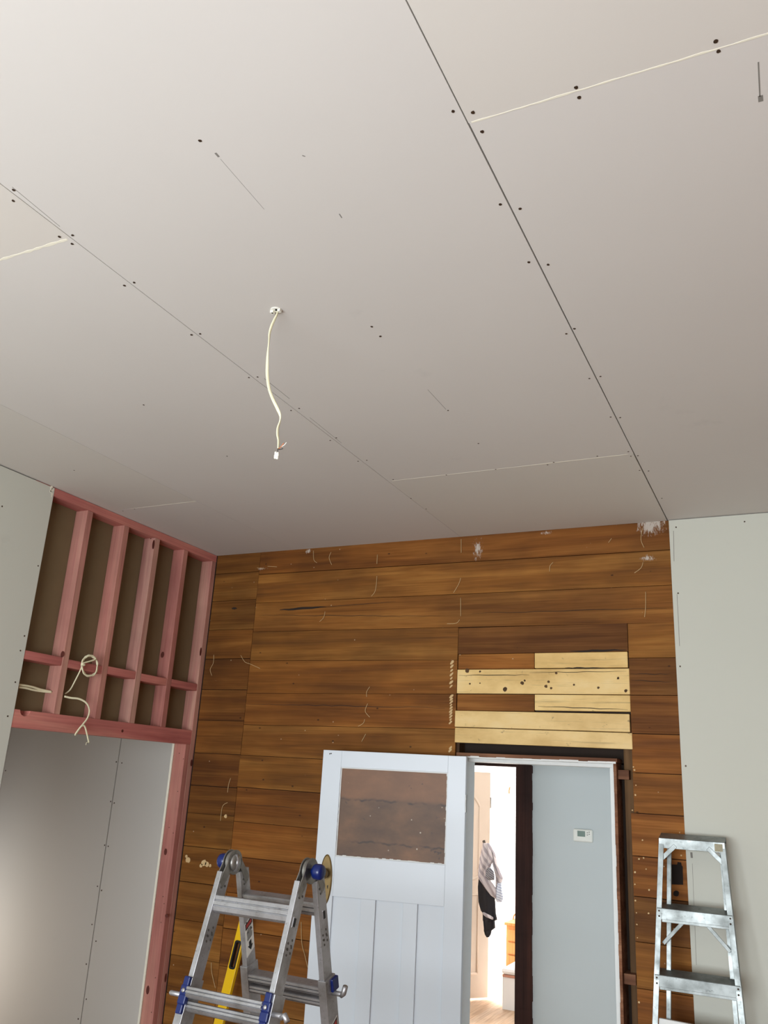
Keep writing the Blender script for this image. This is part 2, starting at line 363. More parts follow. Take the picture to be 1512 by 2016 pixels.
# left wall: plasterboard up to the stud framing
m = MB(); m.box((XL - 0.010, YF, 0.01), (XL, 3.128, HC - 0.006)); wl = m.build('wall_left', M['gib'], kind=ST, bevel=0.001, label='pale plasterboard left wall ending at the pink framing', cat='wall')
for (u, v) in [(27, 922), (4, 997), (75, 1114), (58, 1223), (48, 1252), (40, 1281), (30, 1343), (15, 1410)]:
    p = PX(u, v, XL)
    if p.y < 3.12: q = MB(); blob(q, p, (1, 0, 0), 0.0045); q.build('screw_head', M['screw'], wl)
q = MB(); 
for i in range(7): blob(q, (XL, 3.118 - random.uniform(0, .02), HC - 0.01 - i * .008), (1, 0, 0), 0.010 - i * .001)
q.build('plaster_dab', M['white_core'], wl)
# right and front walls (with the room's windows), behind the camera
m = MB(); m.box((XR, YF, 0), (XR + .012, YB + .02, HC)); m.build('wall_right', M['rimu'], kind=ST, label='timber right wall', cat='wall')
m = MB(); W = [(-2.8, 0.5)]; z0, z1 = 0.6, 2.3
xs = [XL - 0.1, W[0][0], W[0][1], XR + .05]
for i in (0, 2): m.box((xs[i], YF - .1, 0), (xs[i + 1], YF, HC))
for (a, b) in W: m.box((a, YF - .1, 0), (b, YF, z0)); m.box((a, YF - .1, z1), (b, YF, HC))
m.build('wall_front', M['gib'], kind=ST, label='plasterboard window wall', cat='wall')
for k, (a, b) in enumerate(W):
    m = MB()
    for (p, q) in (((a, z0), (a + .05, z1)), ((b - .05, z0), (b, z1)), ((a + .05, z0), (b - .05, z0 + .05)), ((a + .05, z1 - .05), (b - .05, z1)), ((a + .05, 1.43), (b - .05, 1.48))):
        m.box((p[0], YF - .09, p[1]), (q[0], YF - .03, q[1]))
    m.build('window_%d' % (k + 1), M['white_frame'], kind=ST, label='white sash window frame', cat='window')

# ------------------------------------------------------------------ pink stud framing in the left wall
FX = XL - 0.002; FB = FX - 0.090
fr = empty('stud_framing', (FX - .045, 3.85, 0), label='pink treated pine stud framing above the opening on the left', cat='framing')
def ro(): return (random.uniform(0, 30), random.uniform(0, 30), random.uniform(0, 30))
def stud(y0, y1, z0, z1, name='stud', warm=1.0, x0=FB, x1=FX):
    q = MB(); q.box((x0, y0, z0), (x1, y1, z1), tint=(.93, .93 * warm, .93 * warm), off=ro()); 
    return q.build(name, M['pink_z'], fr, bevel=0.003)
LT = 2.090; LB = 2.002; HT = 3.236
q = MB(); q.box((FB, 3.0, HT), (FX, 4.618, HC - .002), off=ro()); q.build('top_plate', M['pink_y'], fr, bevel=0.002)
ys = [(3.388, 3.433), (3.692, 3.737), (3.974, 4.022), (4.262, 4.307)]
nz = (2.345, 2.390)
studs = []
for i, (a, b) in enumerate(ys): studs.append(stud(a, b, LT, HT, warm=[1.06, .98, 1.2, .98][i]))
stud(3.085, 3.1265, LT, HT); 
corner = stud(4.572, 4.617, 0, HT, warm=1.08)
trim_s = stud(4.526, 4.571, 0, LB, name='trimmer_stud', warm=.96)
stud(3.085, 3.1265, 0, LB, name='trimmer_stud')
q = MB(); q.prism([(FX, 3.04, LB), (FX, 4.571, LB), (FX, 4.571, LT)] + [(FX, 3.200 + .034 * math.cos(a * math.pi / 8), LT - .030 * math.sin(a * math.pi / 8)) for a in range(9)] + [(FX, 3.04, LT)], (-0.045, 0, 0), off=ro())
lintel = q.build('lintel', M['pink_y'], fr)
q = MB(); q.box((FB, 3.04, LB), (FX - .047, 4.571, LT - .001), off=ro()); q.build('lintel_packer', M['pink_y'], fr)
edges = [3.1265] + [e for p in ys for e in p] + [4.572]
for i in range(0, len(edges), 2):
    q = MB(); dz = [0, -.004, .002, -.002, 0][i // 2]; q.box((FB, edges[i], nz[0] + dz), (FX - .001, edges[i + 1], nz[1] + dz), off=ro()); q.build('nogging', M['pink_y'], fr, bevel=0.003)
def knotspot(par, p, nrm, a_, b_, name='knot', mat='knot'):
    q = MB(); n_ = V(nrm); s_ = n_.cross(V((0, 0, 1))).normalized()
    pr = [V(p) + s_ * math.cos(t * math.pi / 6) * a_ + V((0, 0, 1)) * math.sin(t * math.pi / 6) * b_ for t in range(12)]
    if n_.dot((pr[1] - pr[0]).cross(pr[2] - pr[1])) < 0: pr.reverse()
    q.prism([p_ - n_ * .0004 for p_ in pr], n_ * .0009); q.build(name, M[mat], par)
for (u, v, rx, rz, i) in [(302, 1072, .010, .030, 2)]: knotspot(studs[i], PX(u, v, FX), (1, 0, 0), rx, rz)
def side(u, v, Y): return P(u, v, Y)
knotspot(studs[0], P(123, 1288, ys[0][0]), (0, -1, 0), .013, .018); knotspot(studs[3], P(320, 1289, ys[3][0]), (0, -1, 0), .014, .020)
knotspot(studs[2], P(297, 1060, ys[2][0]), (0, -1, 0), .004, .006); knotspot(corner, PX(395, 1283, FX), (1, 0, 0), .009, .028)
knotspot(lintel, PX(241, 1439, FX), (1, 0, 0), .009, .009); knotspot(trim_s, P(326, 1677, 4.526), (0, -1, 0), .012, .020); knotspot(trim_s, P(328, 1803, 4.526), (0, -1, 0), .012, .010)
knotspot(trim_s, P(291, 1949, 4.526), (0, -1, 0), .012, .024); knotspot(corner, PX(377, 1502, FX), (1, 0, 0), .012, .022); knotspot(corner, PX(326, 1925, FX), (1, 0, 0), .010, .025)
for (u, v) in [(353, 1483), (361, 1494), (350, 1558), (333, 1629), (341, 1640), (321, 1765), (323, 1779), (317, 1816), (306, 1925), (298, 1993)]: knotspot(trim_s, P(u, v, 4.526), (0, -1, 0), .0025, .0035, 'nail_head', 'screw')
# plasterboard on the far side of the framing: brown backing paper towards the room, white cut edges
m = MB(); m.box((FB - .011, 0.6, LB + .01), (FB - .001, 4.70, HC - .003)); m.box((FB - .011, 0.6, 0), (FB - .001, 3.088, LB + .01)); m.box((FB - .011, 4.523, 0.0), (FB - .001, 4.74, LB + .01))
m.build('wall_stud_backing', M['paper'], kind=ST, label='brown backing paper of the plasterboard behind the pink studs', cat='wall')
m = MB(); m.box((FB - .0125, 4.5175, 0.0), (FB + .0015, 4.5245, LB)); m.build('trim_3', M['white_core'], kind=ST, label='white cut plasterboard edge beside the pink opening post', cat='trim')

# recess room seen through the opening
RY = 5.15; RXL = -6.40
m = MB()
jx = P(221, 1579, RY).x
m.box((RXL, RY + .014, 0), (FB - .011, RY + .03, HC), mi=1)
for (a, b) in ((RXL, jx - 1.2), (jx - 1.198, jx - .0045), (jx + .0045, FB - .011)): m.box((a, RY, 0), (b, RY + .012, HC))
wr = m.build('wall_recess', [M['gib_recess'], M['dark_gap']], kind=ST, label='grey plasterboard wall with a vertical joint beyond the pink opening', cat='wall')
for (u, v) in [(229, 1500), (240, 1502), (218, 1578), (225, 1581), (206, 1664), (213, 1666), (192, 1745), (200, 1753), (181, 1820), (189, 1853), (170, 1898), (170, 1967), (154, 2006), (11, 1517)]:
    q = MB(); blob(q, P(u, v, RY), (0, -1, 0), 0.0055); q.build('screw_head', M['screw'], wr)
m = MB(); m.box((RXL - .02, 0.5, 0), (RXL, 4.0, HC)); m.box((RXL - .02, 4.0, 1.2), (RXL, RY + .03, HC)); m.box((RXL - .02, 4.85, 0), (RXL, RY + .03, 1.2)); m.build('wall_recess_left', M['gib_recess'], kind=ST, label='left plasterboard wall of the recess', cat='wall')
m = MB(); m.box((RXL, 2.2, 0), (FB - .011, 2.22, HC)); m.build('wall_recess_front', M['gib_recess'], kind=ST, label='near plasterboard wall of the recess', cat='wall')
m = MB(); m.box((FB - .011, 4.74, 0), (FB, RY + .03, HC)); m.build('wall_recess_right', M['gib_recess'], kind=ST, label='right plasterboard wall of the recess', cat='wall')
m = MB(); m.box((RXL, 2.2, HC - .3), (FB - .011, RY + .03, HC - .29)); m.build('ceiling', M['gib_recess'], kind=ST, label='plasterboard ceiling of the recess', cat='ceiling')
m = MB(); m.box((RXL, YB + .02, -.02), (FB, RY + .03, 0)); m.build('floor', M['floor_wood'], kind=ST, label='timber floor of the recess', cat='floor')

# ------------------------------------------------------------------ timber-lined back wall
m = MB()
TH = 0.02
def board(x0, x1, z0, z1, mi=0, tint=None, zr0=None, zr1=None, yo=0.0, gx=0.0012):
    """z0..z1 at the left end, zr0..zr1 at the right end"""
    zr0 = z0 if zr0 is None else zr0; zr1 = z1 if zr1 is None else zr1; gz = random.uniform(0.0018, 0.0042)
    t = tint or [random.uniform(.78, 1.0)] * 3
    kx = .80 if x1 < -3.2 else .88; t = [q * kx for q in t]
    y0 = YB + yo + random.uniform(0, .002); y1 = YB + TH
    x0 += gx; x1 -= gx
    # split long boards so that the grain runs with their slope
    m.hexa([(x0, y0, z0 + gz), (x1, y0, zr0 + gz), (x1, y1, zr0 + gz), (x0, y1, z0 + gz), (x0, y0, z1), (x1, y0, zr1), (x1, y1, zr1), (x0, y1, z1)], mi=mi, tint=tuple(t), off=ro())
XA = -3.237; XBm = -1.781; XC = -0.808; XD = -0.560
LZ = [HC, 3.150, 2.957, 2.757, 2.561, 2.358, 2.160, 1.952, 1.750, 1.583, 1.385, 1.178, 0.965, 0.765, 0.56, 0.36, 0.16, 0.0]
LTn = [(.82, .80, .72), (.92, .95, .95), (.72, .72, .70), (.82, .78, .72), (.66, .62, .60), (.78, .72, .68), (.92, .88, .84), (.62, .55, .50), (.80, .76, .68), (.84, .84, .76), (.96, .95, .88), (.92, .92, .88), (1.0, 1, .95), (1, 1, .95)]
for i in range(len(LZ) - 1): board(XL - .0, XA, LZ[i + 1], LZ[i], tint=LTn[i] if i < len(LTn) else None)
MZ = [(HC, HC), (3.128, 3.118), (2.932, 2.927), (2.738, 2.728), (2.548, 2.535), (2.335, 2.340), (2.138, 2.145), (1.950, 1.945), (1.757, 1.745), (1.555, 1.545), (1.353, 1.350), (1.150, 1.150), (0.952, 0.95), (0.75, 0.75), (.55, .55), (.35, .35), (.15, .15), (0, 0)]
MTn = [(.84, .76, .70), (.98, .98, .96), (.86, .83, .80), (.90, .93, .92), (.98, .93, .86), (.92, .84, .76), (.86, .84, .80), (.98, 1.0, .98), (.82, .74, .66), (.92, .82, .70), (.84, .74, .64), (.92, .84, .74), (1.0, .92, .82)]
for i in range(len(MZ) - 1):
    zl1, zr1 = MZ[i]; zl0, zr0 = MZ[i + 1]; t = MTn[i] if i < len(MTn) else None
    if i < 3:   # these run the full width
        k = (XD - XA) / (XBm - XA); board(XA, XD, zl0, zl1, zr0=zl0 + (zr0 - zl0) * k * (1 if i else .6), zr1=zl1 + (zr1 - zl1) * k * (1 if i > 1 else .6), tint=t)
    else: board(XA - (0.012 if i == 7 else 0), XBm, zl0, zl1, zr0=zr0, zr1=zr1, tint=t)
RZ = [2.722, 2.535, 2.341, 2.144, 1.950, 1.755, 1.553, 1.368, 1.166, 0.965, 0.76, .56, .36, .16, 0]
RT = [(.98, .99, .94), (.66, .62, .60), (.84, .76, .70), (.94, .84, .76), (1.04, .98, .90), (.96, .84, .78), (1.0, .86, .76), (.62, .60, .62), (1.12, 1.1, 1.0), (1.10, .98, .90), (1.1, 1.05, .95)]
for i in range(len(RZ) - 1):
    xr = XC if RZ[i] > 1.8 else -0.824
    board(xr, XD, RZ[i + 1], RZ[i], tint=RT[i] if i < len(RT) else None)
board(XBm, XC, 2.568, 2.724, tint=(.62, .56, .52))
m.box((XL - .10, YB, 0), (XL - .001, YB + .12, HC), mi=1); m.box((-1.85, YB + .112, 1.99), (-.70, YB + .124, 2.16), mi=1); m.box((-.884, YB + .112, 0), (-.70, YB + .124, 2.0), mi=1)
m.box((XL, YB + .028, 2.07), (XD + .1, YB + .034, HC), mi=1); m.box((XL, YB + .028, 0), (-1.79, YB + .034, 2.07), mi=1); m.box((-.785, YB + .028, 0), (XD + .1, YB + .034, 2.07), mi=1)
wb = m.build('wall_back', [M['rimu'], M['dark_gap']], kind=ST, bevel=0.001, label='timber back wall of old brown rimu boards', cat='wall')
# cream patch above the doorway
def patch(x0, x1, z0, z1, mat='cream', yo=-0.004, tint=(1, 1, 1), zr0=None, zr1=None, lab=None, name='patch_board'):
    zr0 = z0 if zr0 is None else zr0; zr1 = z1 if zr1 is None else zr1
    q = MB(); q.hexa([(x0, YB + yo, z0), (x1, YB + yo, zr0), (x1, YB + TH, zr0), (x0, YB + TH, z0), (x0, YB + yo, z1), (x1, YB + yo, zr1), (x1, YB + TH, zr1), (x0, YB + TH, z1)], tint=tint, off=ro())
    return q.build(name, M[mat], wb, bevel=0.003, label=lab)
patch(-1.777, -1.323, 2.484, 2.570, 'rimu', 0, (1.05, 1.0, 1.0), lab='bare brown patch board')
patch(-1.320, -.812, 2.486, 2.570, tint=(1, .96, .84), lab='cream painted patch board')
pb = patch(-1.779, -.806, 2.345, 2.481, lab='cream painted board with dark spots', tint=(1, .98, .92))
patch(-1.777, -1.323, 2.250, 2.341, 'rimu', 0, (.80, .76, .78), lab='bare brown patch board')
patch(-1.320, -.806, 2.256, 2.341, tint=(1, .98, .9), lab='cream painted patch board')
patch(-1.785, -.812, 2.158, 2.248, yo=-.008, lab='cream painted board', zr0=2.152, zr1=2.244)
patch(-1.783, -.802, 2.072, 2.154, yo=-.008, lab='cream painted board', zr0=2.066, zr1=2.148)
def mark(pts, y, wd, mat='dark_gap', name='crack', par=None):
    q = MB(); n_ = V((0, -1, 0)); L = len(pts) - 1
    for i in range(L):
        a = V((pts[i][0], y, pts[i][1])); b = V((pts[i + 1][0], y, pts[i + 1][1])); wa = wd * (math.sin(math.pi * (i) / L) * .8 + .2) / 2; wb_ = wd * (math.sin(math.pi * (i + 1) / L) * .8 + .2) / 2
        pr = [a - V((0, 0, wa)), b - V((0, 0, wb_)), b + V((0, 0, wb_)), a + V((0, 0, wa))]
        q.prism(pr, (0, -.0006, 0))
    q.build(name, M[mat], par or wb)
def jag(x0, z0, x1, z1, n=10, a=.002): return [(x0 + (x1 - x0) * i / n, z0 + (z1 - z0) * i / n + random.uniform(-a, a)) for i in range(n + 1)]
mark(jag(-3.04, 2.878, -2.69, 2.887), YB - .0003, .016); mark(jag(-2.76, 2.885, -2.2, 2.90, a=.001), YB - .0003, .003); mark(jag(-3.2, 2.848, -1.9, 2.80, 24, .003), YB - .0003, .003); mark(jag(-3.23, 2.27, -1.85, 2.262, 24, .003), YB - .0003, .0035)
mark(jag(-3.43, 2.905, -3.385, 2.902, 5), YB - .0003, .016); mark(jag(-1.12, 2.577, -.82, 2.580), YB - .0003, .012); mark(jag(-1.7, 2.81, -.6, 2.80, 20, .003), YB - .0003, .003)
mark(jag(-.80, 2.452, -.60, 2.450, 8), YB - .0003, .003); mark(jag(-.80, 2.42, -.60, 2.41, 8), YB - .0003, .003); mark(jag(-3.2, 1.66, -2.7, 1.66, 8), YB - .0003, .002)
mark(jag(-1.77, 2.447, -1.35, 2.449), pb.location.y + YB - .0045, .004, par=pb); mark(jag(-1.35, 2.462, -.82, 2.466), YB - .0045, .003, par=pb); mark(jag(-1.15, 2.486, -.93, 2.484), YB - .0045, .007, par=pb); mark(jag(-1.3, 2.278, -.82, 2.266), YB - .0045, .004, par=pb)
for (u, v, rr) in [(994, 1357, .013), (925, 1346, .005), (945, 1345, .004), (1028, 1345, .010), (1033, 1340, .006), (1075, 1351, .009), (1080, 1342, .008), (1085, 1355, .007), (1130, 1348, .006), (1178, 1354, .007), (1217, 1335, .007), (1232, 1360, .009), (1095, 1325, .007), (920, 1320, .013), (945, 1322, .006)]:
    q = MB(); blob(q, P(u, v, YB - .004), (0, -1, 0), rr); q.build('dark_spot', M['rimu_dark'], pb)
# socket hole cut in the boards at the right
q = MB(); q.prism([P(u, v, YB - .0005) for (u, v) in [(1321, 1702), (1321, 1741), (1345, 1742), (1344, 1706), (1342, 1704), (1341, 1698), (1334, 1697), (1333, 1702)]], (0, -.0004, 0)); blob(q, P(1331, 1759, YB), (0, -1, 0), .014, n=14); q.build('cut_out_hole', M['dark_hole'], wb, label='dark socket cut-out')
# threads of old scrim hanging from tacks, white paint flecks
th = [[(527, 1120), (529, 1133), (536, 1142)][0:0] or [(617, 1084), (618, 1102), (624, 1108)], [(652, 1087), (648, 1098), (653, 1112)], [(743, 1092), (742, 1110)], [(742, 1134), (741, 1150), (738, 1165), (731, 1174)], [(907, 1138), (903, 1150), (893, 1167)], [(908, 1061), (908, 1088)], [(907, 1177), (907, 1213)], [(905, 1220), (898, 1227), (880, 1228)],
      [(640, 1204), (637, 1216), (629, 1224)], [(474, 1290), (482, 1303), (492, 1307), (512, 1316)], [(421, 1289), (420, 1305), (414, 1318), (417, 1330)], [(728, 1352), (722, 1362), (722, 1372)], [(724, 1385), (719, 1400), (728, 1412)], [(718, 1416), (715, 1424), (705, 1430)], [(720, 1445), (712, 1460)], [(506, 1118), (520, 1119)],
      [(1089, 1107), (1083, 1114), (1082, 1125)], [(1266, 1107), (1262, 1118), (1249, 1128)], [(1271, 1165), (1271, 1195), (1269, 1215)], [(454, 1532), (450, 1545), (448, 1560)], [(448, 1580), (438, 1588), (434, 1616)], [(593, 1815), (594, 1855), (600, 1880), (606, 1905)], [(416, 1895), (417, 1915), (424, 1945)], [(1204, 1060), (1198, 1068)], [(527, 1115), (545, 1116)], [(1265, 1040), (1262, 1062), (1268, 1078)]]
for k, pts in enumerate(th):
    q = MB(); pp = [P(u, v, YB - .003 - .004 * (i % 2)) for i, (u, v) in enumerate(pts)]
    q.tube(catmull(pp, 5), 0.0016, 5); q.build('scrim_thread', M['thread'], wb)
mark([(P(889, 1298 + i * 7, YB).x + random.uniform(-.002, .002), P(889, 1298 + i * 7, YB).z) for i in range(2)], YB, .01, 'white_core', 'paint_fleck')
q = MB()
for (ua, va, ub, vb, nn_) in ((890, 1300, 888, 1355, 7), (889, 1368, 887, 1425, 10), (887, 1470, 886, 1480, 2)):
    for i in range(nn_):
        t_ = (i + .5) / nn_; p = P(ua + (ub - ua) * t_, va + (vb - va) * t_, YB); blob(q, p, (0, -1, 0), random.uniform(.004, .008), el=2.2)
for (u, v) in [(1247, 1510), (1252, 1546), (1251, 1565), (1245, 1595), (1265, 1654), (1267, 1689), (1258, 1691), (1272, 1711), (1250, 1717), (1250, 1741), (1278, 1752), (1251, 1773), (1253, 1797), (1277, 1798), (1254, 1820), (1255, 1846), (1258, 1973), (1249, 1516), (1338, 1639), (1341, 1684), (1326, 1645)]:
    blob(q, P(u, v, YB), (0, -1, 0), random.uniform(.0025, .005))
for (u, v, rr) in [(370, 1693, .018), (401, 1699, .02), (408, 1702, .016), (414, 1704, .009), (396, 1704, .012), (367, 1686, .010), (444, 1607, .012)]: blob(q, P(u, v, YB), (0, -1, 0), rr)
q.build('plaster_fleck', M['thread'], wb)

# plasterboard part of the back wall, to the right
m = MB(); m.box((-0.566, YB - .012, 0.01), (XR, YB, HC - .004)); wbr = m.build('wall_back', M['gib'], kind=ST, bevel=.001, label='pale plasterboard right half of the back wall', cat='wall')
for (u, v) in [(1331, 1038), (1335, 1168), (1339, 1312), (1466, 1027), (1350, 1508), (1361, 1668)]:
    q = MB(); blob(q, P(u, v, YB - .012), (0, -1, 0), .0045); q.build('screw_head', M['screw'], wbr)
smear([P(1326, 1045, YB - .0121), P(1327, 1105, YB - .0121)], .0025, (0, -1, 0), wbr); smear([P(1333, 1170, YB - .0121), P(1338, 1272, YB - .0121)], .0022, (0, -1, 0), wbr); smear([P(1361, 1678, YB - .0121), P(1362, 1689, YB - .0121)], .010, (0, -1, 0), wbr); smear([P(1363, 1700, YB - .0121), P(1371, 1900, YB - .0121)], .0015, (0, -1, 0), wbr)

# ------------------------------------------------------------------ doorway
# old framing visible in the gap round the door frame
m = MB()
m.box((-1.80, YB + .035, 2.10), (-.76, YB + .125, 2.25), tint=(.8, .8, .8), off=ro())
m.build('trim_4', M['rimu_dark'], bevel=.002, kind=ST, label='old brown timber lintel above the door frame', cat='framing')
m = MB(); m.box((-.858, YB + .045, 0), (-.80, YB + .110, 2.08), off=ro(), tint=(.9, .9, .85)); m.build('trim_5', M['rimu_z'], bevel=.002, kind=ST, label='old brown stud beside the right door jamb', cat='framing')
m = MB(); m.box((-1.85, YB + .025, 0), (-1.765, YB + .125, 2.10), off=ro()); m.build('trim_6', M['rimu_z'], kind=ST, label='old brown stud hidden behind the open white door', cat='framing')
for (z, lab) in ((1.94, 'small timber packer high in the gap right of the door frame'), (1.00, 'small timber packer low in the gap right of the door frame')):
    m = MB(); m.box((-.882, YB - .001, z - .024), (-.826, YB + .10, z + .022), off=ro()); m.build('timber_packer', M['jamb_wood'], origin=(-.854, YB + .05, z - .024), bevel=.001, label=lab, cat='packer', group='packers beside the door frame')
# jambs and head
jf = empty('trim_1', (-1.32, 4.67, 0), kind=ST, label='white painted timber door frame', cat='door frame')
JY0, JY1 = 4.590, 4.765
q = MB(); q.box((-.903, JY0, 0), (-.883, JY1, 2.0), off=ro(), mi=0); q.build('jamb_right', M['jamb_wood'], jf, bevel=.001)
q = MB()
for i in range(40):
    z = i * .05; wv = random.uniform(-.0015, .0015); q.box((-.9035, JY0 - .0008, z), (-.897 + wv, JY1, z + .0502))
q.box((-.925, JY0 + .0465, 0), (-.895, JY1 - .001, 1.9715)); q.build('jamb_paint', M['white_frame'], jf, label='white painted face')
q = MB(); q.box((-1.755, JY0, 0), (-1.728, JY1, 2.0)); q.box((-1.728, JY0 + .045, 0), (-1.714, JY1, 1.985)); q.build('jamb_left', M['white_frame'], jf, bevel=.001)
q = MB(); q.box((-1.762, JY0, 1.997), (-.878, JY1, 2.017), off=ro()); q.build('head', M['jamb_wood'], jf, bevel=.001)
q = MB()
x = -1.728
while x < -.90:
    wv = random.uniform(-.002, .003); q.box((x, JY0 - .001, 1.990 + wv * .3), (min(x + .05, -.885), JY1, 1.9985 + wv)); x += .05
q.box((-1.728, JY0 + .045, 1.972), (-.9035, JY1, 1.990)); q.build('head_paint', M['white_frame'], jf, label='white painted face')

# open white door lying back against the timber wall
A0 = V((-1.680, 4.530, 0)); A1 = V((-2.496, 4.380, 0)); dr = (A1 - A0).normalized(); DW = (A1 - A0).length; nf = V((dr.y, -dr.x, 0));
if nf.y > 0: nf = -nf
DH = 1.995
door = empty('door_1', (-2.09, 4.47, 0), kind=ST, label='open white panelled door with a stained brown upper panel', cat='door')
def dbox(q, s0, s1, z0, z1, d0, d1, **k):   # s along the leaf from the hinge, d depth behind the face
    c = A0 + dr * (s0 + s1) / 2 + V((0, 0, (z0 + z1) / 2)) - nf * (d0 + d1) / 2
    q.obox(c, dr * (s1 - s0) / 2, -nf * (d1 - d0) / 2, V((0, 0, (z1 - z0) / 2)), **k)
TK = .042
q = MB()
dbox(q, 0, .100, .012, DH, 0, TK); dbox(q, .718, DW, .012, DH, 0, TK); dbox(q, .100, .718, 1.905, DH, 0, TK); dbox(q, .100, .718, 1.232, 1.435, 0, TK); dbox(q, .100, .718, .012, .25, 0, TK)
dbox(q, .243, .321, .25, 1.232, 0, TK); dbox(q, .474, .556, .25, 1.232, 0, TK)
q.build('stiles_and_rails', M['white_paint'], door, bevel=.0015)
for (a, b) in ((.100, .243), (.321, .474), (.556, .718)):
    q = MB(); dbox(q, a - .002, b + .002, .245, 1.236, .015, .030); q.build('lower_panel', M['white_paint'], door)
q = MB(); dbox(q, .098, .720, 1.433, 1.907, .010, .020); q.build('upper_panel', M['stained'], door, label='water-stained brown board panel')
q = MB()
for (a, b, c, d) in ((.100, .106, 1.435, 1.905), (.712, .718, 1.435, 1.905), (.100, .718, 1.435, 1.441), (.100, .718, 1.899, 1.905)):
    if b - a > c * 0 + .05:
        n_ = 30
        for i in range(n_): dbox(q, a + (b - a) * i / n_, a + (b - a) * (i + 1) / n_, c, d + random.uniform(-.002, .002) * (1 if c < 1.5 else 0), .004 + random.uniform(0, .002), .011)
    else:
        n_ = 24
        for i in range(n_): dbox(q, a, b + random.uniform(-.002, .0015), c + (d - c) * i / n_, c + (d - c) * (i + 1) / n_, .004 + random.uniform(0, .002), .011)
q.build('panel_bead', M['white_frame'], door)
pc = A0 + dr * .762 + V((0, 0, 1.311)) + nf * .0
q = MB(); up = V((0, 0, 1))
ell = lambda ra, rb, h: [pc + nf * h + dr * ra * math.cos(t * math.pi / 16) + up * rb * math.sin(t * math.pi / 16) for t in range(32)]
q.rings([ell(.036, .130, 0), ell(.036, .130, .004), ell(.030, .122, .007)], smooth=False); plate = q.build('door_plate', M['brass'], door, label='oval tarnished brass plate')
q = MB(); blob(q, pc + nf * .007 + V((0, 0, -.03)) - dr * .015, nf, .004, n=10); q.box(pc + nf * .0069 + V((0, 0, -.042)) - dr * .017, pc + nf * .0085 + V((0, 0, -.03)) - dr * .013); q.build('keyhole', M['black'], plate)
q = MB(); q.lathe(pc + nf * .006 + V((0, 0, .035)), nf, [(.018, 0), (.018, .004), (.009, .008), (.009, .030), (.022, .036), (.027, .046), (.022, .056), (.004, .060)]); q.build('knob', M['brass'], plate)
for z in (1.75, .25):
    q = MB(); dbox(q, -.003, 0.001, z - .045, z + .045, .004, .038); q.build('hinge', M['steel'], door)
for (s_, z) in ((.79, 1.975), (.782, 1.976)):
    q = MB(); blob(q, A0 + dr * s_ + V((0, 0, z)), nf, .003, el=1.5); q.build('chip', M['dark_gap'], door)

# ------------------------------------------------------------------ hall behind the doorway
HY = 5.85
m = MB(); m.box((-4, 4.745, 2.02), (.9, 4.757, HC)); m.box((-3.6, 4.745, 0), (-1.76, 4.757, 2.02)); m.box((-.87, 4.745, 0), (.9, 4.757, 2.02)); m.build('wall_hall_near', M['hall_paint'], kind=ST, label='near hall wall around the doorway', cat='wall')
ox0, ox1, oz = -2.66, -1.80, 1.984
m = MB(); m.box((-3.6, HY, 0), (ox0 - .01, HY + .1, HC)); m.box((ox1 + .01, HY, 0), (.9, HY + .1, HC)); m.box((ox0 - .01, HY, oz + .01), (ox1 + .01, HY + .1, HC))
m.build('wall_hall_far', M['hall_paint'], kind=ST, label='pale grey hall wall with the thermostat', cat='wall')
m = MB(); m.box((-3.7, 4.74, HC - .6), (.95, HY + .1, HC - .59)); m.build('ceiling', M['hall_paint'], kind=ST, label='hall ceiling', cat='ceiling')
m = MB(); m.box((-3.7, YB + .02, -.02), (.95, HY + .1, 0)); m.build('floor', M['floor_wood'], kind=ST, label='timber hall floor', cat='floor')
m = MB(); m.box((.9, 4.74, 0), (.92, HY + .1, 0.5)); m.box((.9, 4.74, 2.45), (.92, HY + .1, HC)); m.build('wall_hall_end', M['hall_paint'], kind=ST, label='end wall of the hall', cat='wall')
bf = empty('trim_2', (-2.23, HY, 0), kind=ST, label='dark brown stained door frame across the hall', cat='door frame')
def wavy_post(x0, x1, z1, name):
    q = MB(); n_ = 44
    for i in range(n_):
        a, b = random.uniform(-.0025, .0025), 0; z = z1 * i / n_; q.box((x0, HY - .018, z), (x1 + a, HY, z + z1 / n_ + .001))
    q.box((x0, HY, 0), (x0 + .02, HY + .11, z1)); return q.build(name, M['brown_stain'], bf)
wavy_post(ox1, -1.688, oz + .105, 'jamb_right')
q = MB(); q.box((ox0 - .105, HY - .018, 0), (ox0, HY, oz + .105)); q.box((ox0 - .015, HY, 0), (ox0, HY + .11, oz)); q.build('jamb_left', M['brown_stain'], bf)
q = MB(); q.box((ox0, HY - .018, oz), (ox1, HY, oz + .105)); q.box((ox0, HY, oz), (ox1, HY + .11, oz + .015)); q.build('head', M['brown_stain'], bf)
# knob on the edge-on leaf of that frame
kb = empty('door_2', (ox1 + .012, HY + .12, 0), kind=ST, label='dark brown door seen edge-on behind the brown frame', cat='door')
q = MB(); q.box((ox1 + .004, HY + .112, .01), (ox1 + .040, HY + .82, oz)); q.build('leaf', M['brown_stain'], kb, bevel=.002)
kp = P(1017, 1678, HY + .16); kp.x = ox1 + .004
q = MB(); q.lathe(kp, (-1, 0, 0), [(.020, 0), (.020, .003), (.007, .007), (.007, .022), (.010, .030), (.024, .036), (.027, .044), (.020, .052), (.003, .055)]); q.build('knob', M['brass'], kb)
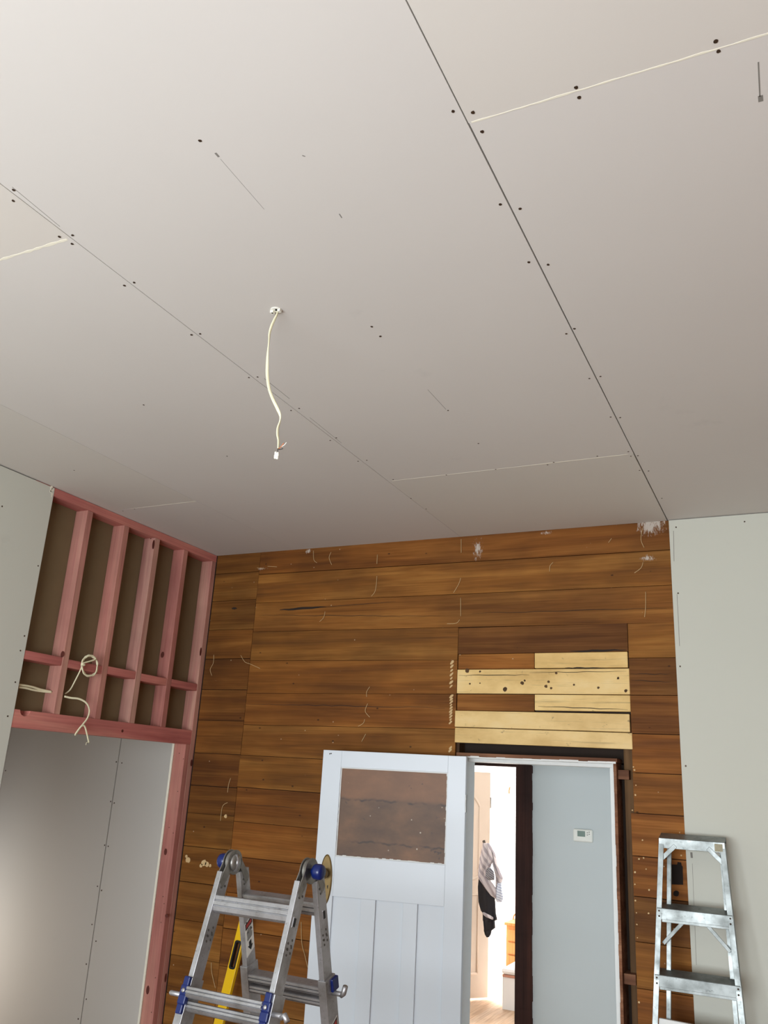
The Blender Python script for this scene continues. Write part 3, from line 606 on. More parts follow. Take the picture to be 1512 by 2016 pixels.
# thermostat
t0 = P(1130, 1631, HY); t1 = P(1168, 1659, HY); th_ = empty('thermostat', (t0.x, HY, t1.z), label='small white thermostat on the pale grey hall wall', cat='thermostat')
q = MB(); q.box((t0.x, HY - .026, t1.z), (t1.x, HY, t0.z)); q.build('body', M['white_plastic'], th_, bevel=.008)
w_ = t1.x - t0.x; h_ = t0.z - t1.z
q = MB(); q.box((t0.x + w_ * .23, HY - .0275, t1.z + h_ * .42), (t0.x + w_ * .63, HY - .0255, t1.z + h_ * .86)); q.build('display', M['lcd'], th_)
for i, (a, b) in enumerate(((.72, .72), (.82, .62), (.72, .55), (.82, .78))):
    q = MB(); q.box((t0.x + w_ * a, HY - .0285, t1.z + h_ * b), (t0.x + w_ * (a + .06), HY - .0255, t1.z + h_ * (b + .06))); q.build('button', M['pencil'], th_, bevel=.001)

# far bright room
FY = 10.2
m = MB(); m.box((-4.6, FY, 0), (0.2, FY + .02, HC)); m.build('wall_far_back', M['far_white'], kind=ST, label='bright white wall of the far room', cat='wall')
m = MB(); m.box((-4.6, HY + .1, 0), (-4.58, FY, HC)); m.build('wall_far_left', M['far_white'], kind=ST, label='white left wall of the far room', cat='wall')
m = MB(); m.box((0.2, HY + .1, 0), (.22, FY, HC)); m.build('wall_far_right', M['far_white'], kind=ST, label='white right wall of the far room', cat='wall')
m = MB(); m.box((-4.6, HY + .1, HC), (.22, FY, HC + .02)); m.build('ceiling', M['far_white'], kind=ST, label='white ceiling of the far room', cat='ceiling')
m = MB(); m.box((-4.6, HY + .1, -.02), (.22, FY, 0)); m.build('floor', M['far_floor'], kind=ST, label='pale timber floor of the far room', cat='floor')
m = MB(); m.box((-3.69, HY + .1, 0), (-3.6, HY + .11, HC)); m.box((-4.6, HY + .10, 0), (-3.6, HY + .11, HC)); m.build('wall_far_front', M['far_white'], kind=ST, label='white near wall of the far room', cat='wall')
# cream panelled door standing open in it
E0 = V((-2.80, 8.25, 0)); cd = V((0.62, 0.78, 0)).normalized(); cn = V((cd.y, -cd.x, 0)); cdoor = empty('door_3', E0 - cd * .38, kind=ST, label='open cream door with a moulded arch-topped panel in the far room', cat='door')
CW = .76
q = MB(); q.obox(E0 - cd * CW / 2 - cn * .02 + V((0, 0, 1.0)), cd * CW / 2, cn * .02, V((0, 0, .98))); q.build('leaf', M['cream_door'], cdoor, bevel=.003)
def cpt(s_, z): return E0 - cd * s_ + cn * .001 + V((0, 0, z))
arch = [(.12, 1.10), (.17, 1.02), (.60, 1.02), (.66, 1.10), (.66, 1.60), (.62, 1.66), (.60, 1.74), (.53, 1.77), (.48, 1.84), (.38, 1.87), (.28, 1.84), (.24, 1.77), (.18, 1.74), (.12, 1.66), (.12, 1.60)]
q = MB(); q.tube(catmull([cpt(*a) for a in arch + arch[:1]], 6), .012, 8, flat=.6, up=tuple(cn)); q.build('panel_moulding', M['cream_door'], cdoor)
q = MB(); q.tube([cpt(*a) for a in [(.12, .22), (.66, .22), (.66, .88), (.12, .88), (.12, .22)]], .012, 8, flat=.6, up=tuple(cn)); q.build('panel_moulding', M['cream_door'], cdoor)
for z in (1.70, .75): q = MB(); q.obox(E0 + cd * .004 - cn * .01 + V((0, 0, z)), cd * .006, cn * .012, V((0, 0, .05))); q.build('hinge', M['steel'], cdoor)
# clothes hung on the door
def cloth(name, outline, Y, thick, mat, label, cat, seed, group=None):
    """outline: (v, u_left, u_right) rows of the garment's silhouette; a soft folded shape with thickness"""
    random.seed(seed); rings = []; n_ = 28
    ph = [random.uniform(0, 6) for _ in range(4)]
    rows = []
    for i in range(len(outline) - 1):
        for j in range(5):
            t = j / 5; a, b = outline[i], outline[i + 1]; rows.append([a[k] + (b[k] - a[k]) * t for k in range(3)])
    rows.append(list(outline[-1]))
    L = len(rows)
    for i, (v, ul, ur) in enumerate(rows):
        a = P(ul, v, Y); b = P(ur, v, Y); c = (a + b) / 2; hw = (b - a) / 2; t = i / (L - 1); tk = thick * (.35 + .65 * math.sin(math.pi * min(1, .08 + t * .95)) ** .5)
        ring = []
        for k in range(n_):
            an = 2 * math.pi * k / n_; fold = 1 + .28 * math.sin(5 * an + ph[0] + t * 3) + .14 * math.sin(9 * an + ph[1] - t * 5)
            ring.append(c + hw * math.cos(an) + V((0, 1, 0)) * math.sin(an) * tk * fold)
        rings.append(ring)
    q = MB(); q.rings(rings, smooth=True); o = V(P(rows[-1][1], rows[-1][0], Y))
    return q.build(name, M[mat], origin=tuple(o), label=label, cat=cat, group=group)
CY = 7.98
cloth('trousers', [(1726, 943, 962), (1745, 941, 972), (1775, 942, 975), (1792, 947, 976), (1797, 951, 976), (1811, 951, 979), (1813, 952, 974), (1827, 953, 975), (1832, 953, 968), (1840, 955, 966), (1845, 958, 963)], CY, .045, 'black_cloth', 'black trousers hanging below the striped shirt on the cream door', 'trousers', 3)
tr = D.objects['trousers']
o = cloth('pocket_flap', [(1796, 951, 953), (1801, 952, 963), (1806, 958, 971), (1810, 968, 971)], CY - .06, .02, 'stripe', None, None, 4)
wl_ = o.location.copy(); o.parent = tr; o.location = wl_ - tr.location; o['label'] = 'pale grey band'
sh = empty('striped_shirt', tuple(P(965, 1760, CY)), label='grey and white striped shirt hung over the edge of the cream door', cat='shirt')
SY_ = CY - .16
def clothpart(name, *a):
    o = cloth(name, *a); wl_ = o.location.copy(); o.parent = sh; o.location = wl_ - sh.location
clothpart('body', [(1660, 951, 963), (1668, 950, 966), (1690, 945, 972), (1715, 942, 962), (1728, 942, 960), (1740, 950, 970), (1752, 958, 978), (1762, 966, 980), (1768, 974, 980)], SY_, .05, 'stripe', None, None, 5)
clothpart('sleeve', [(1664, 961, 965), (1680, 966, 974), (1700, 970, 978), (1716, 974, 984), (1729, 976, 990), (1740, 976, 987), (1752, 976, 986), (1768, 974, 981)], SY_ + .02, .035, 'stripe', None, None, 6)
clothpart('collar', [(1708, 960, 966), (1716, 957, 972), (1726, 956, 974), (1733, 962, 973)], SY_ - .07, .02, 'shirt_lining', None, None, 8)
clothpart('cuff', [(1738, 979, 987), (1755, 976, 989), (1768, 974, 991), (1776, 978, 988)], SY_ + .01, .03, 'stripe_blue', None, None, 9)
q = MB(); q.tube([P(952, 1660, CY + .03), P(951, 1656, CY), P(954, 1655, CY - .03), P(955, 1662, CY - .05)], .006, 6); q.build('coat_hook', M['black'], cdoor)
# wall outlet, wall hooks and dresser in the far room
o_ = P(988, 1860, FY); q = MB(); q.box((o_.x - .055, FY - .012, o_.z - .08), (o_.x + .055, FY, o_.z + .08)); q.build('wall_outlet', simple('grey_outlet', (196, 190, 204), .5), origin=(o_.x, FY, o_.z - .08), bevel=.004, label='small grey outlet low on the far white wall', cat='outlet')
o_ = P(1004, 1557, FY)
q = MB(); q.tube([o_ + V((0, -.01, .04)), o_ + V((0, -.04, .0)), o_ + V((0, -.03, -.03))], .010, 6); q.build('wall_hook', M['copper'], origin=tuple(o_), label='small tan hook high on the far white wall', cat='hook')
d0 = P(1009, 1812, 8.9); dres = empty('dresser', (d0.x + .4, 8.9, 0), label='honey-coloured wooden dresser just behind the brown frame', cat='dresser')
dt = d0.z
q = MB(); q.box((d0.x, 8.70, .06), (d0.x + .8, 9.15, dt - .02)); q.box((d0.x + .03, 8.73, 0), (d0.x + .77, 9.12, .06)); q.build('carcass', M['furn'], dres, bevel=.004)
q = MB(); q.box((d0.x - .015, 8.68, dt - .02), (d0.x + .815, 9.16, dt + .005)); q.build('top', M['furn'], dres, bevel=.004)
for i in range(4):
    q = MB(); z = .10 + i * (dt - .14) / 4; q.box((d0.x + .02, 8.685, z), (d0.x + .78, 8.70, z + (dt - .14) / 4 - .015)); dw = q.build('drawer', M['furn'], dres, bevel=.003)
    for xx in (.2, .6): q = MB(); q.lathe((d0.x + xx, 8.685, z + .07), (0, -1, 0), [(.008, 0), (.008, .012), (.016, .018), (.012, .026), (.002, .028)], n=12); q.build('knob', M['furn'], dw)
b0 = P(998, 1893, 8.3); bed = empty('bed', (b0.x + .6, 8.4, 0), label='low white-covered bed end beyond the brown frame', cat='bed')
b1 = P(986, 1923, 8.0)
q = MB(); q.box((b1.x, 8.0, b1.z + .02), (b1.x + 1.3, 8.6, b0.z)); q.build('bedding', M['far_white'], bed, bevel=.04)
q = MB(); q.box((b1.x + .01, 8.01, b1.z), (b1.x + 1.29, 8.59, b1.z + .02)); q.build('piping', M['copper_cloth'], bed, bevel=.004)
q = MB(); q.box((b1.x + .01, 8.02, 0), (b1.x + 1.29, 8.58, b1.z)); q.build('valance', M['far_white'], bed)
q = MB(); q.tube(catmull([P(1010, 1810, 8.85), P(1012, 1802, 8.85), P(1017, 1799, 8.85), P(1023, 1802, 8.85), P(1026, 1812, 8.85)], 5), .008, 6); q.build('basket_handle', simple('cane', (190, 130, 86), .6), origin=tuple(P(1010, 1812, 8.85)), label='thin curved cane handle on top of the dresser', cat='handle')

# ------------------------------------------------------------------ cable hanging from the ceiling
c0 = PC(545, 612); CYc = c0.y
cb = empty('ceiling_cable', tuple(c0), label='white flat electrical cable hanging from a hole in the ceiling', cat='cable')
pts = [c0 + V((0, 0, .01))] + [P(u, v, CYc + dy) for (u, v, dy) in [(546, 617, 0), (541, 628, 0), (535, 641, 0), (531, 655, .004), (529.5, 672, .006), (527, 695, .006), (526, 720, .004), (526.5, 740, 0), (530, 765, -.004), (537, 785, -.006), (546, 804, -.006), (551.5, 818, -.004), (551, 830, 0), (547, 843, 0), (546.5, 856, 0), (548.5, 868, 0), (547.5, 883, 0)]]
cp = catmull(pts, 5); L = len(cp); rg = []
for i, p in enumerate(cp):
    t = (cp[min(i + 1, L - 1)] - cp[max(i - 1, 0)]).normalized(); tw = 0.5 + 1.3 * math.sin(i / L * 9.0)
    a = t.cross(V((0, 1, 0))).normalized(); b = t.cross(a); A_ = a * math.cos(tw) + b * math.sin(tw); B_ = -a * math.sin(tw) + b * math.cos(tw)
    rg.append([p + A_ * math.cos(2 * math.pi * k / 10) * .0052 + B_ * math.sin(2 * math.pi * k / 10) * .0026 for k in range(10)])
q = MB(); q.rings(rg, smooth=True); q.build('sheath', M['cable'], cb)
e = cp[-1]
for (name, mat, pl) in (('black_wire', 'black', [(547, 882), (547, 887), (546.5, 892)]), ('green_wire', 'dark_gap', [(548, 883), (551, 885), (557, 883)]), ('bare_wire', 'copper', [(548, 884), (553, 880), (556, 876), (559, 872)]), ('bare_wire', 'white_plastic', [(555, 879), (560, 876), (564, 871)])):
    q = MB(); q.tube(catmull([P(u, v, CYc) for (u, v) in pl], 4), .0013, 6); q.build(name, M[mat], cb)
q = MB(); 
for k, (u, v) in enumerate([(543, 893), (547, 894), (542, 899), (546, 900)]): q.lathe(P(u, v, CYc - .003), (.2, -.2, -1), [(.0035, -.006), (.0042, -.004), (.0042, .006), (.0025, .008)], n=10)
q.obox(P(545, 896, CYc), (.006, 0, 0), (0, .003, 0), (0, 0, .006)); q.build('terminal_block', M['white_plastic'], cb)
cc_ = PC(544, 610)
q = MB(); q.lathe(cc_ + V((0, 0, .0)), (0, 0, -1), [(.019, 0), (.019, .002), (.014, .003)], n=20)
q.box(cc_ + V((-.020, -.006, -.010)), cc_ + V((-.008, .006, 0))); q.box(cc_ + V((.008, -.006, -.010)), cc_ + V((.018, .006, 0))); q.build('ceiling_clip', M['white_plastic'], cb)
q = MB(); blob(q, cc_ + V((.004, -.004, -.003)), (0, 0, -1), .006); blob(q, cc_ + V((-.013, -.002, -.010)), (0, 0, -1), .003); q.build('cable_hole', M['black'], cb)

# cables in the stud framing
FXc = FX + .006
def flat_cable(q, pts, wd=.0055, th_=.0028, up=(1, 0, 0)):
    q.tube(catmull(pts, 6), wd, 8, flat=th_ / wd, up=up)
w1 = MB()
for k, (dv, dx) in enumerate(((0, 0), (5, -.010))):
    flat_cable(w1, [PX(37, 1348 + dv, FX - .03), PX(52, 1350 + dv, FX - .03), PX(66, 1353 + dv * 1.1, FX - .035), PX(82, 1358 + dv * .6, FX - .04), P(102, 1362 + dv * .2, ys[0][0])])
w1.build('wall_cable', M['cable'], origin=tuple(PX(60, 1354, FX - .03)), label='pair of flat white cables running into the hole in the leftmost pink stud', cat='cable')
q = MB(); blob(q, P(101, 1362, ys[0][0]), (0, -1, 0), .008, n=12); q.build('drilled_hole', M['dark_gap'], studs[0])
w2 = MB(); flat_cable(w2, [P(127, 1371, ys[0][1] + .01), PX(140, 1374, FX + .01), PX(156, 1376, FX + .02), PX(170, 1384, FX + .03), PX(176, 1398, FX + .03), PX(172, 1414, FX + .03), PX(160, 1430, FX + .03), PX(149, 1446, FX + .035), PX(150, 1443, FX + .04), PX(160, 1430, FX + .045), PX(166, 1429, FX + .045), PX(170, 1440, FX + .045), PX(175, 1462, FX + .045)])
w2.tube([PX(175, 1461, FX + .045), PX(170, 1462, FX + .045), PX(169, 1467, FX + .045)], .0015, 5)
w2.build('wall_cable', M['cable'], origin=tuple(PX(160, 1430, FX + .03)), label='loose white cable dangling over the pink lintel', cat='cable')
w3 = MB(); cpts = [P(134, 1362, ys[0][1] + .02)]
cpts = [PX(128, 1366, FX - .05), PX(138, 1358, FX - .03), PX(148, 1340, FX - .01), PX(158, 1320, FX + .012)]
for k in range(34):
    a = math.pi * 1.05 + k * 2 * math.pi / 14; rx = 14.5 + (k % 3) * .9; cpts.append(PX(176.5 + rx * math.cos(a) , 1311 + rx * 1.3 * math.sin(a), FX + .015 + .0006 * k))
cpts += [PX(163, 1306, FX + .038), PX(167, 1309, FX + .038), PX(160, 1311, FX + .038)]
flat_cable(w3, cpts, .0045, .0028); w3.build('wall_cable', M['cable'], origin=tuple(PX(176, 1330, FX + .02)), label='white cable wound into a ring hanging on the pink nogging', cat='cable')

# ------------------------------------------------------------------ multi-position ladder
H0 = V((-1.772, 2.781, CAMZ - .316)); yaw = .040
rr_ = V((math.cos(yaw), -math.sin(yaw), 0)); ff = V((-math.sin(yaw), -math.cos(yaw), 0)); UP = V((0, 0, 1))
HA = .2925; W2 = .335 / 2
lad = empty('folding_ladder', (H0.x, H0.y, 0), label='aluminium multi-position ladder with blue hinge knobs standing open in front of the door', cat='ladder')
def fr_axes(fb):
    d = -UP * math.cos(HA) + ff * fb * math.sin(HA); n_ = ff * math.cos(HA) + UP * math.sin(HA) * fb; return d, n_
def LP(s_, fb, t, n_, sw=0.0):   # s_: side -1/1, t: down the rail, n_: towards the front, sw: sideways from the rail's line
    d, nn = fr_axes(fb); return H0 + rr_ * (s_ * W2 + sw) + d * t + nn * n_
TEND = H0.z / math.cos(HA) - .02
OFF = {1: (.004, .064), -1: (-.084, -.024)}
def rail(name, s_, fb, t0, t1, n0, n1, w0, w1, mat='alu', flange=.004, par=lad, bev=.0015, chan=True):
    """channel section: web plus two flanges, open towards the outside"""
    q = MB(); d, nn = fr_axes(fb)
    def bx(na, nb, wa, wb_): 
        c = LP(s_, fb, (t0 + t1) / 2, (na + nb) / 2, (wa + wb_) / 2); q.obox(c, rr_ * (wb_ - wa) / 2, d * (t1 - t0) / 2, nn * (nb - na) / 2)
    if chan:
        wi = w0 if s_ > 0 else w1      # the inner side carries the web
        wo = w1 if s_ > 0 else w0; sg = 1 if s_ > 0 else -1
        bx(n0, n1, min(wi, wi + sg * flange), max(wi, wi + sg * flange)); bx(n1 - flange, n1, w0, w1); bx(n0, n0 + flange, w0, w1)
    else: bx(n0, n1, w0, w1)
    return q.build(name, M[mat], par, bevel=bev)
def side_marks(par, s_, fb, t_list, n0, n1, w_):
    for (t, k) in t_list:
        q = MB(); blob(q, LP(s_, fb, t, n0 + (n1 - n0) * k, w_), rr_, .0050, n=10, thick=.0008, el=.8); q.build('swage_mark', M['dimple'], par)
T1 = .147; T2 = T1 + .287; TO = .385
for fb in (1, -1):
    n0, n1 = OFF[fb]
    for s_ in (-1, 1):
        ir = rail('inner_rail', s_, fb, .042, TEND - .30, n0 + .003, n1 - .003, -.0105, .0105, chan=False)
        face = .0105
        marks = [(a + T, k) for T in (T1 - .085, T1 + .075, T1 + .062 + .03) for (a, k) in ((0, .35), (.012, .7), (.022, .3), (.03, .62))]
        side_marks(ir, s_, fb, marks, n0, n1, face)
        orr = rail('outer_rail', s_, fb, TO, TEND, n0 - (.003 if fb > 0 else .005), n1 + .002, -.0145 - (.004 if s_ < 0 else -.0005) * 1, .0145 + (.004 if s_ > 0 else -.0005), chan=False)
        # square locking hole
        if s_ > 0:
            q = MB(); d, nn = fr_axes(fb); c = LP(s_, fb, T1 + .022, (n0 + n1) / 2 + .004 * fb, .0105)
            q.obox(c, rr_ * .0016, d * .017, nn * .0095); hb = q.build('lock_hole_rim', M['alu'], ir, bevel=.004)
            q = MB(); q.obox(c + rr_ * .0013, rr_ * .0012, d * .0135, nn * .0065); q.build('lock_hole', M['black'], hb, bevel=.0008)
        q = MB(); d, nn = fr_axes(fb); q.obox(LP(s_, fb, TEND + .008, (n0 + n1) / 2), rr_ * .020, d * .014, nn * .042); q.build('rubber_foot', M['black'], lad, bevel=.003)
# rungs
def rung(fb, t, x0, x1, hgt, n0, n1, name='rung'):
    """ridged tread, profile in the rail plane: wide top, grooved front"""
    d, nn = fr_axes(fb); q = MB(); f_ = 1
    pr = []
    h = hgt
    prof = [(0.0, n0 + .006), (0.0, n1 - .006), (h * .06, n1 - .001), (h * .28, n1), (h * .30, n1 - .006), (h * .35, n1 - .006), (h * .37, n1), (h * .60, n1 + .001), (h * .62, n1 - .006), (h * .67, n1 - .006), (h * .69, n1 - .001), (h * .92, n1 - .008), (h, n1 - .016), (h, n0 + .012), (h * .8, n0), (h * .2, n0)]
    base = H0 + rr_ * x0
    pts = [base + d * (t - h / 2 + a) + nn * b for (a, b) in prof]
    if rr_.dot((pts[1] - pts[0]).cross(pts[2] - pts[1])) > 0: pass
    q.prism(pts[::-1], rr_ * (x1 - x0)); return q.build(name, M['alu'], lad, bevel=.0008)
rung(1, T1, -W2 + .009, W2 - .009, .056, .010, .060)
rung(-1, T1, -W2 + .009, W2 - .009, .050, -.078, -.030)
for fb in (1, -1):
    n0, n1 = OFF[fb]
    rung(fb, T2 - .006, -W2 + .014, W2 - .012, .034, n0 + .008, n1 + (.022 if fb > 0 else .0))
    rung(fb, T2 + .034, -W2 + .014, W2 - .014, .032, n0 + .006, n1 - (.004 if fb > 0 else .002))
    k = 2
    while T1 + .287 * k < TEND - .1:
        rung(fb, T1 + .287 * k, -W2 + .012, W2 - .012, .045, n0 + .006, n1 - .002); k += 1
# hinges with blue knobs
for s_ in (-1, 1):
    hp = H0 + rr_ * s_ * W2 + UP * .004
    q = MB()
    for (w0, w1, rad) in ((-.0125, -.0085, .043), (-.0055, .0055, .038), (.0085, .0125, .043)):
        q.lathe(hp + rr_ * w0, rr_, [(rad - .002, 0), (rad, .001), (rad, w1 - w0 - .001), (rad - .002, w1 - w0)], n=32, smooth=False)
    hg = q.build('hinge', M['steel'], lad)
    for fb in (1, -1):   # hinge plates running down into the rails
        d, nn = fr_axes(fb); n0, n1 = OFF[fb]; q = MB()
        for (w0, w1) in ((-.0125, -.0085), (.0085, .0125)) if fb > 0 else ((-.0050, .0050), (.0107, .0125)):
            P4 = [H0 + rr_ * (s_ * W2 + w0) + x for x in (d * -.005 + nn * .040 * fb, d * -.02 + nn * -.022 * fb, d * .030 + nn * (n0 + .008 if fb > 0 else n1 - .008), d * .095 + nn * (n0 + .03 if fb > 0 else n1 - .03), d * .075 + nn * (n1 - .004 if fb > 0 else n0 + .004))]
            q.prism(P4 if fb > 0 else P4[::-1], rr_ * (w1 - w0))
        q.build('hinge_plate', M['steel'], hg, bevel=.001)
    dome = [(.030, 0), (.029, .004), (.022, .010), (.012, .0135), (.002, .0145)]
    q = MB(); q.lathe(hp - rr_ * s_ * .0125, -rr_ * s_, dome, n=28); q.build('hinge_boss', M['steel'], hg)
    for k, a in enumerate((-.9, 0.9)):
        pass
    q = MB(); q.tube([hp - rr_ * s_ * .014 + ff * .004 + UP * .026, hp - rr_ * s_ * .024 + ff * .002, hp - rr_ * s_ * .014 - UP * .030], .008, 10); q.build('hinge_rib', M['alu'], hg)
    q = MB(); q.lathe(hp + rr_ * s_ * .0125, rr_ * s_, [(.010, 0), (.010, .008), (.019, .009), (.0245, .013), (.0262, .020), (.0262, .034), (.0245, .041), (.019, .046), (.002, .048)], n=28); q.build('hinge_knob', M['blue'], hg, label='round blue plastic knob')
# locks on the outer rails at the second rung
for fb in (1, -1):
    n0, n1 = OFF[fb]; d, nn = fr_axes(fb)
    for s_ in (-1, 1):
        q = MB()
        for (dt_, hw, hn) in ((-.038, .009, .030), (-.012, .018, .016), (.016, .018, .020), (.044, .009, .026)):
            q.obox(LP(s_, fb, T2 + .002 + dt_, n1 + .004, -s_ * .004 + s_ * .004), rr_ * (.0125 if abs(dt_) > .02 else .016), d * .015, nn * .010)
        if fb > 0: lk = q.build('lock_bracket', M['blue'], lad, bevel=.004, label='blue plastic lock bracket')
        else:
            q = MB(); q.obox(LP(s_, fb, T2 - .02, (n0 + n1) / 2 - .02, s_ * .020), rr_ * .008, d * .022, nn * .02); lk = q.build('lock_bracket', M['blue'], lad, bevel=.003, label='blue plastic lock bracket')
        a = LP(s_, fb, T2 + .006, (n1 if fb > 0 else (n0 + n1) / 2) - .008, s_ * .012)
        q = MB()
        if s_ < 0:
            ln = .058 if fb > 0 else .028; q.lathe(a, -rr_, [(.008, 0), (.008, ln - .004), (.0065, ln)], n=16)
        else:
            q.lathe(a, rr_, [(.0085, 0), (.0085, .042), (.007, .045)], n=16)
            q.tube([a + rr_ * .040 + d * .004, a + rr_ * .052 - d * .004, a + rr_ * .062 - d * .030 if fb < 0 else a + rr_ * .066 + d * .012], .0095, 12)
        q.build('lock_pin', M['alu'], lk, label='silver lock pin')
        if fb > 0:
            q = MB(); q.lathe(LP(s_, fb, T2 - .008, n1 + .015, 0), nn, [(.007, 0), (.007, .002), (.003, .0035)], n=14); q.build('rivet', M['alu'], lk)
# warning labels
def sticker(s_, fb, ta, tb, k0, k1, wface, arrow=True):
    d, nn = fr_axes(fb); n0, n1 = OFF[fb]; nn0 = n0 + .004; nn1 = n1 - .004
    def pt(k, t, lift): return LP(s_, fb, t + (k - .5) * -.0 , nn1 + (nn0 - nn1) * k, wface + lift)
    sl = .022   # the label's ends are cut on a slope
    def quad(q, k0_, k1_, t0_, t1_, lift, **kk):
        pr = [pt(k0_, t0_ + sl * (.5 - k0_) , 0 + lift), pt(k1_, t0_ + sl * (.5 - k1_), lift), pt(k1_, t1_ + sl * (.5 - k1_), lift), pt(k0_, t1_ + sl * (.5 - k0_), lift)]
        if rr_.dot((pr[1] - pr[0]).cross(pr[2] - pr[1])) < 0: pr.reverse()
        q.prism(pr, rr_ * .0003, **kk)
    q = MB(); quad(q, .02, .98, ta, tb, .0002); st_ = q.build('warning_label', M['sticker'], lad, label='white warning label with arrow' if arrow else 'red warning label')
    H_ = tb - ta
    q = MB()
    if arrow:
        quad(q, .10, .92, ta + H_ * .03, ta + H_ * .22, .0006)
        for i in range(7):
            a_ = random.uniform(.12, .3); b_ = random.uniform(.7, .9); quad(q, a_, b_, ta + H_ * (.26 + i * .047), ta + H_ * (.285 + i * .047), .0006)
        quad(q, .38, .66, ta + H_ * .64, ta + H_ * .80, .0006)
        pr = [pt(.22, ta + H_ * .78, .0006), pt(.82, ta + H_ * .76, .0006), pt(.55, ta + H_ * .92, .0006)]
        if rr_.dot((pr[1] - pr[0]).cross(pr[2] - pr[1])) < 0: pr.reverse()
        q.prism(pr, rr_ * .0003)
    else: quad(q, .08, .92, ta + H_ * .05, ta + H_ * .6, .0006)
    q.build('label_print', M['black'], st_)
    q = MB()
    if arrow: quad(q, .20, .82, ta + H_ * .075, ta + H_ * .175, .001)
    else: quad(q, .18, .82, ta + H_ * .14, ta + H_ * .5, .001)
    q.build('label_band', M['red'], st_)
sticker(-1, -1, .225, .345, 0, 1, .0105)
sticker(1, -1, .535, .60, 0, 1, .0185, arrow=False)

# ------------------------------------------------------------------ stepladder leaning folded on the wall
TOPZ = 1.655; LEAN = .15
def SY(z): return 4.46 - LEAN * (TOPZ - z)
def sx(z, s_): return (-.668 - .058 * (TOPZ - z)) if s_ < 0 else (-.374 + .062 * (TOPZ - z))
sl = empty('stepladder', (-.52, SY(0), 0), label='paint-flecked aluminium stepladder leaning folded against the right of the back wall', cat='ladder')
def srail(s_, name='rail'):
    q = MB(); zt, zb = TOPZ - .005, .02; wr_ = .030
    def hx(xa, xb, ya, yb):
        ring = lambda z: [(sx(z, s_) + xa, SY(z) + ya, z), (sx(z, s_) + xb, SY(z) + ya, z), (sx(z, s_) + xb, SY(z) + yb, z), (sx(z, s_) + xa, SY(z) + yb, z)]
        q.hexa(ring(zb) + ring(zt))
    if s_ < 0: hx(0, .024, 0, .0025); hx(0, .0025, .0025, .055)
    else: hx(-.024, 0, 0, .0025); hx(-.0025, 0, .0025, .055)
    return q.build(name, M['alu_old'], sl, bevel=.0008)
rl = srail(-1); rr2 = srail(1)
def rearleg(s_):
    q = MB(); xo = .030 if s_ < 0 else -.030
    a = V((sx(TOPZ, s_) + xo, SY(TOPZ) + .045, TOPZ - .04)); b = V((sx(0.02, s_) + xo + (.045 if s_ < 0 else -.045), SY(.02) + .065, .02))
    for (dx0, dx1, y0, y1) in ((0, .018, 0, .003), (0, .003, .003, .024), (.015, .018, .003, .024)):
        q.hexa([b + V((dx0, y0, 0)), b + V((dx1, y0, 0)), b + V((dx1, y1, 0)), b + V((dx0, y1, 0)), a + V((dx0, y0, 0)), a + V((dx1, y0, 0)), a + V((dx1, y1, 0)), a + V((dx0, y1, 0))])
    q.build('rear_leg', M['alu_old'], sl)
rearleg(-1); rearleg(1)
def tread(q, x0, x1, y, z, dep, th, rise=.24):
    r_ = dep * rise; q.hexa([(x0, y, z - th), (x1, y, z - th), (x1, y + dep, z - th + r_), (x0, y + dep, z - th + r_), (x0, y, z), (x1, y, z), (x1, y + dep, z + r_), (x0, y + dep, z + r_)])
q = MB(); y = SY(TOPZ)
q.box((sx(TOPZ, -1), y - .004, TOPZ - .045), (sx(TOPZ, 1), y, TOPZ + .000)); tread(q, sx(TOPZ, -1), sx(TOPZ, 1), y - .004, TOPZ, .085, .003); q.box((sx(TOPZ, -1) , y + .078, TOPZ - .03), (sx(TOPZ, 1), y + .081, TOPZ + .018))
q.build('top_cap', M['alu_old'], sl, bevel=.001)
for s_ in (-1, 1):
    x_ = sx(TOPZ, s_); q = MB(); a = V((x_ - s_ * .075, y - .005, TOPZ - .030)); b = V((x_ - s_ * .012, y - .004, TOPZ - .090)); dd = (b - a).normalized(); nn_ = dd.cross(V((0, 1, 0)))
    q.obox((a + b) / 2, (b - a) / 2, V((0, .0015, 0)), nn_ * .010); q.build('corner_gusset', M['alu_old'], sl, bevel=.001)
q = MB(); q.box((sx(TOPZ, 1) - .045, y - .006, TOPZ - .042), (sx(TOPZ, 1) - .010, y - .004, TOPZ - .008)); q.build('top_label', simple('worn_label', (150, 142, 112), .5, var=.4, scale=120), sl, label='worn olive sticker')
for i, zt in enumerate((1.352, 1.080, .808, .536, .264)):
    q = MB(); y = SY(zt); xa = sx(zt, -1) + .003; xb = sx(zt, 1) - .003
    q.box((xa, y - .003, zt - .048), (xb, y + .0, zt)); tread(q, xa, xb, y - .003, zt, .075, .003); q.box((xa, y + .069, zt - .02), (xb, y + .072, zt + .014)); q.box((xa + .02, y - .004, zt - .058), (xb - .002, y + .010, zt - .046))
    q.build('step', M['alu_old'], sl, bevel=.001)
    for s_ in (-1, 1):
        for dz in (-.012, -.034): q = MB(); q.lathe((sx(zt, s_) - s_ * .012, SY(zt + dz) - .0005, zt + dz), (0, -1, 0), [(.004, -.001), (.004, .001), (.0015, .0022)], n=10); q.build('rivet', M['screw'], rl if s_ < 0 else rr2)
z = 1.352
for s_ in (-1, 1):
    a = V((sx(z, s_) - s_ * .115, SY(z) + .012, z - .05)); b = V((sx(z, s_) - s_ * .022, SY(z) + .016, z - .150)); dd = (b - a).normalized(); nn_ = dd.cross(V((0, 1, 0)))
    q = MB(); q.obox((a + b) / 2, (b - a) / 2, V((0, .002, 0)), nn_ * .008); q.build('step_brace', M['alu_old'], sl, bevel=.001)
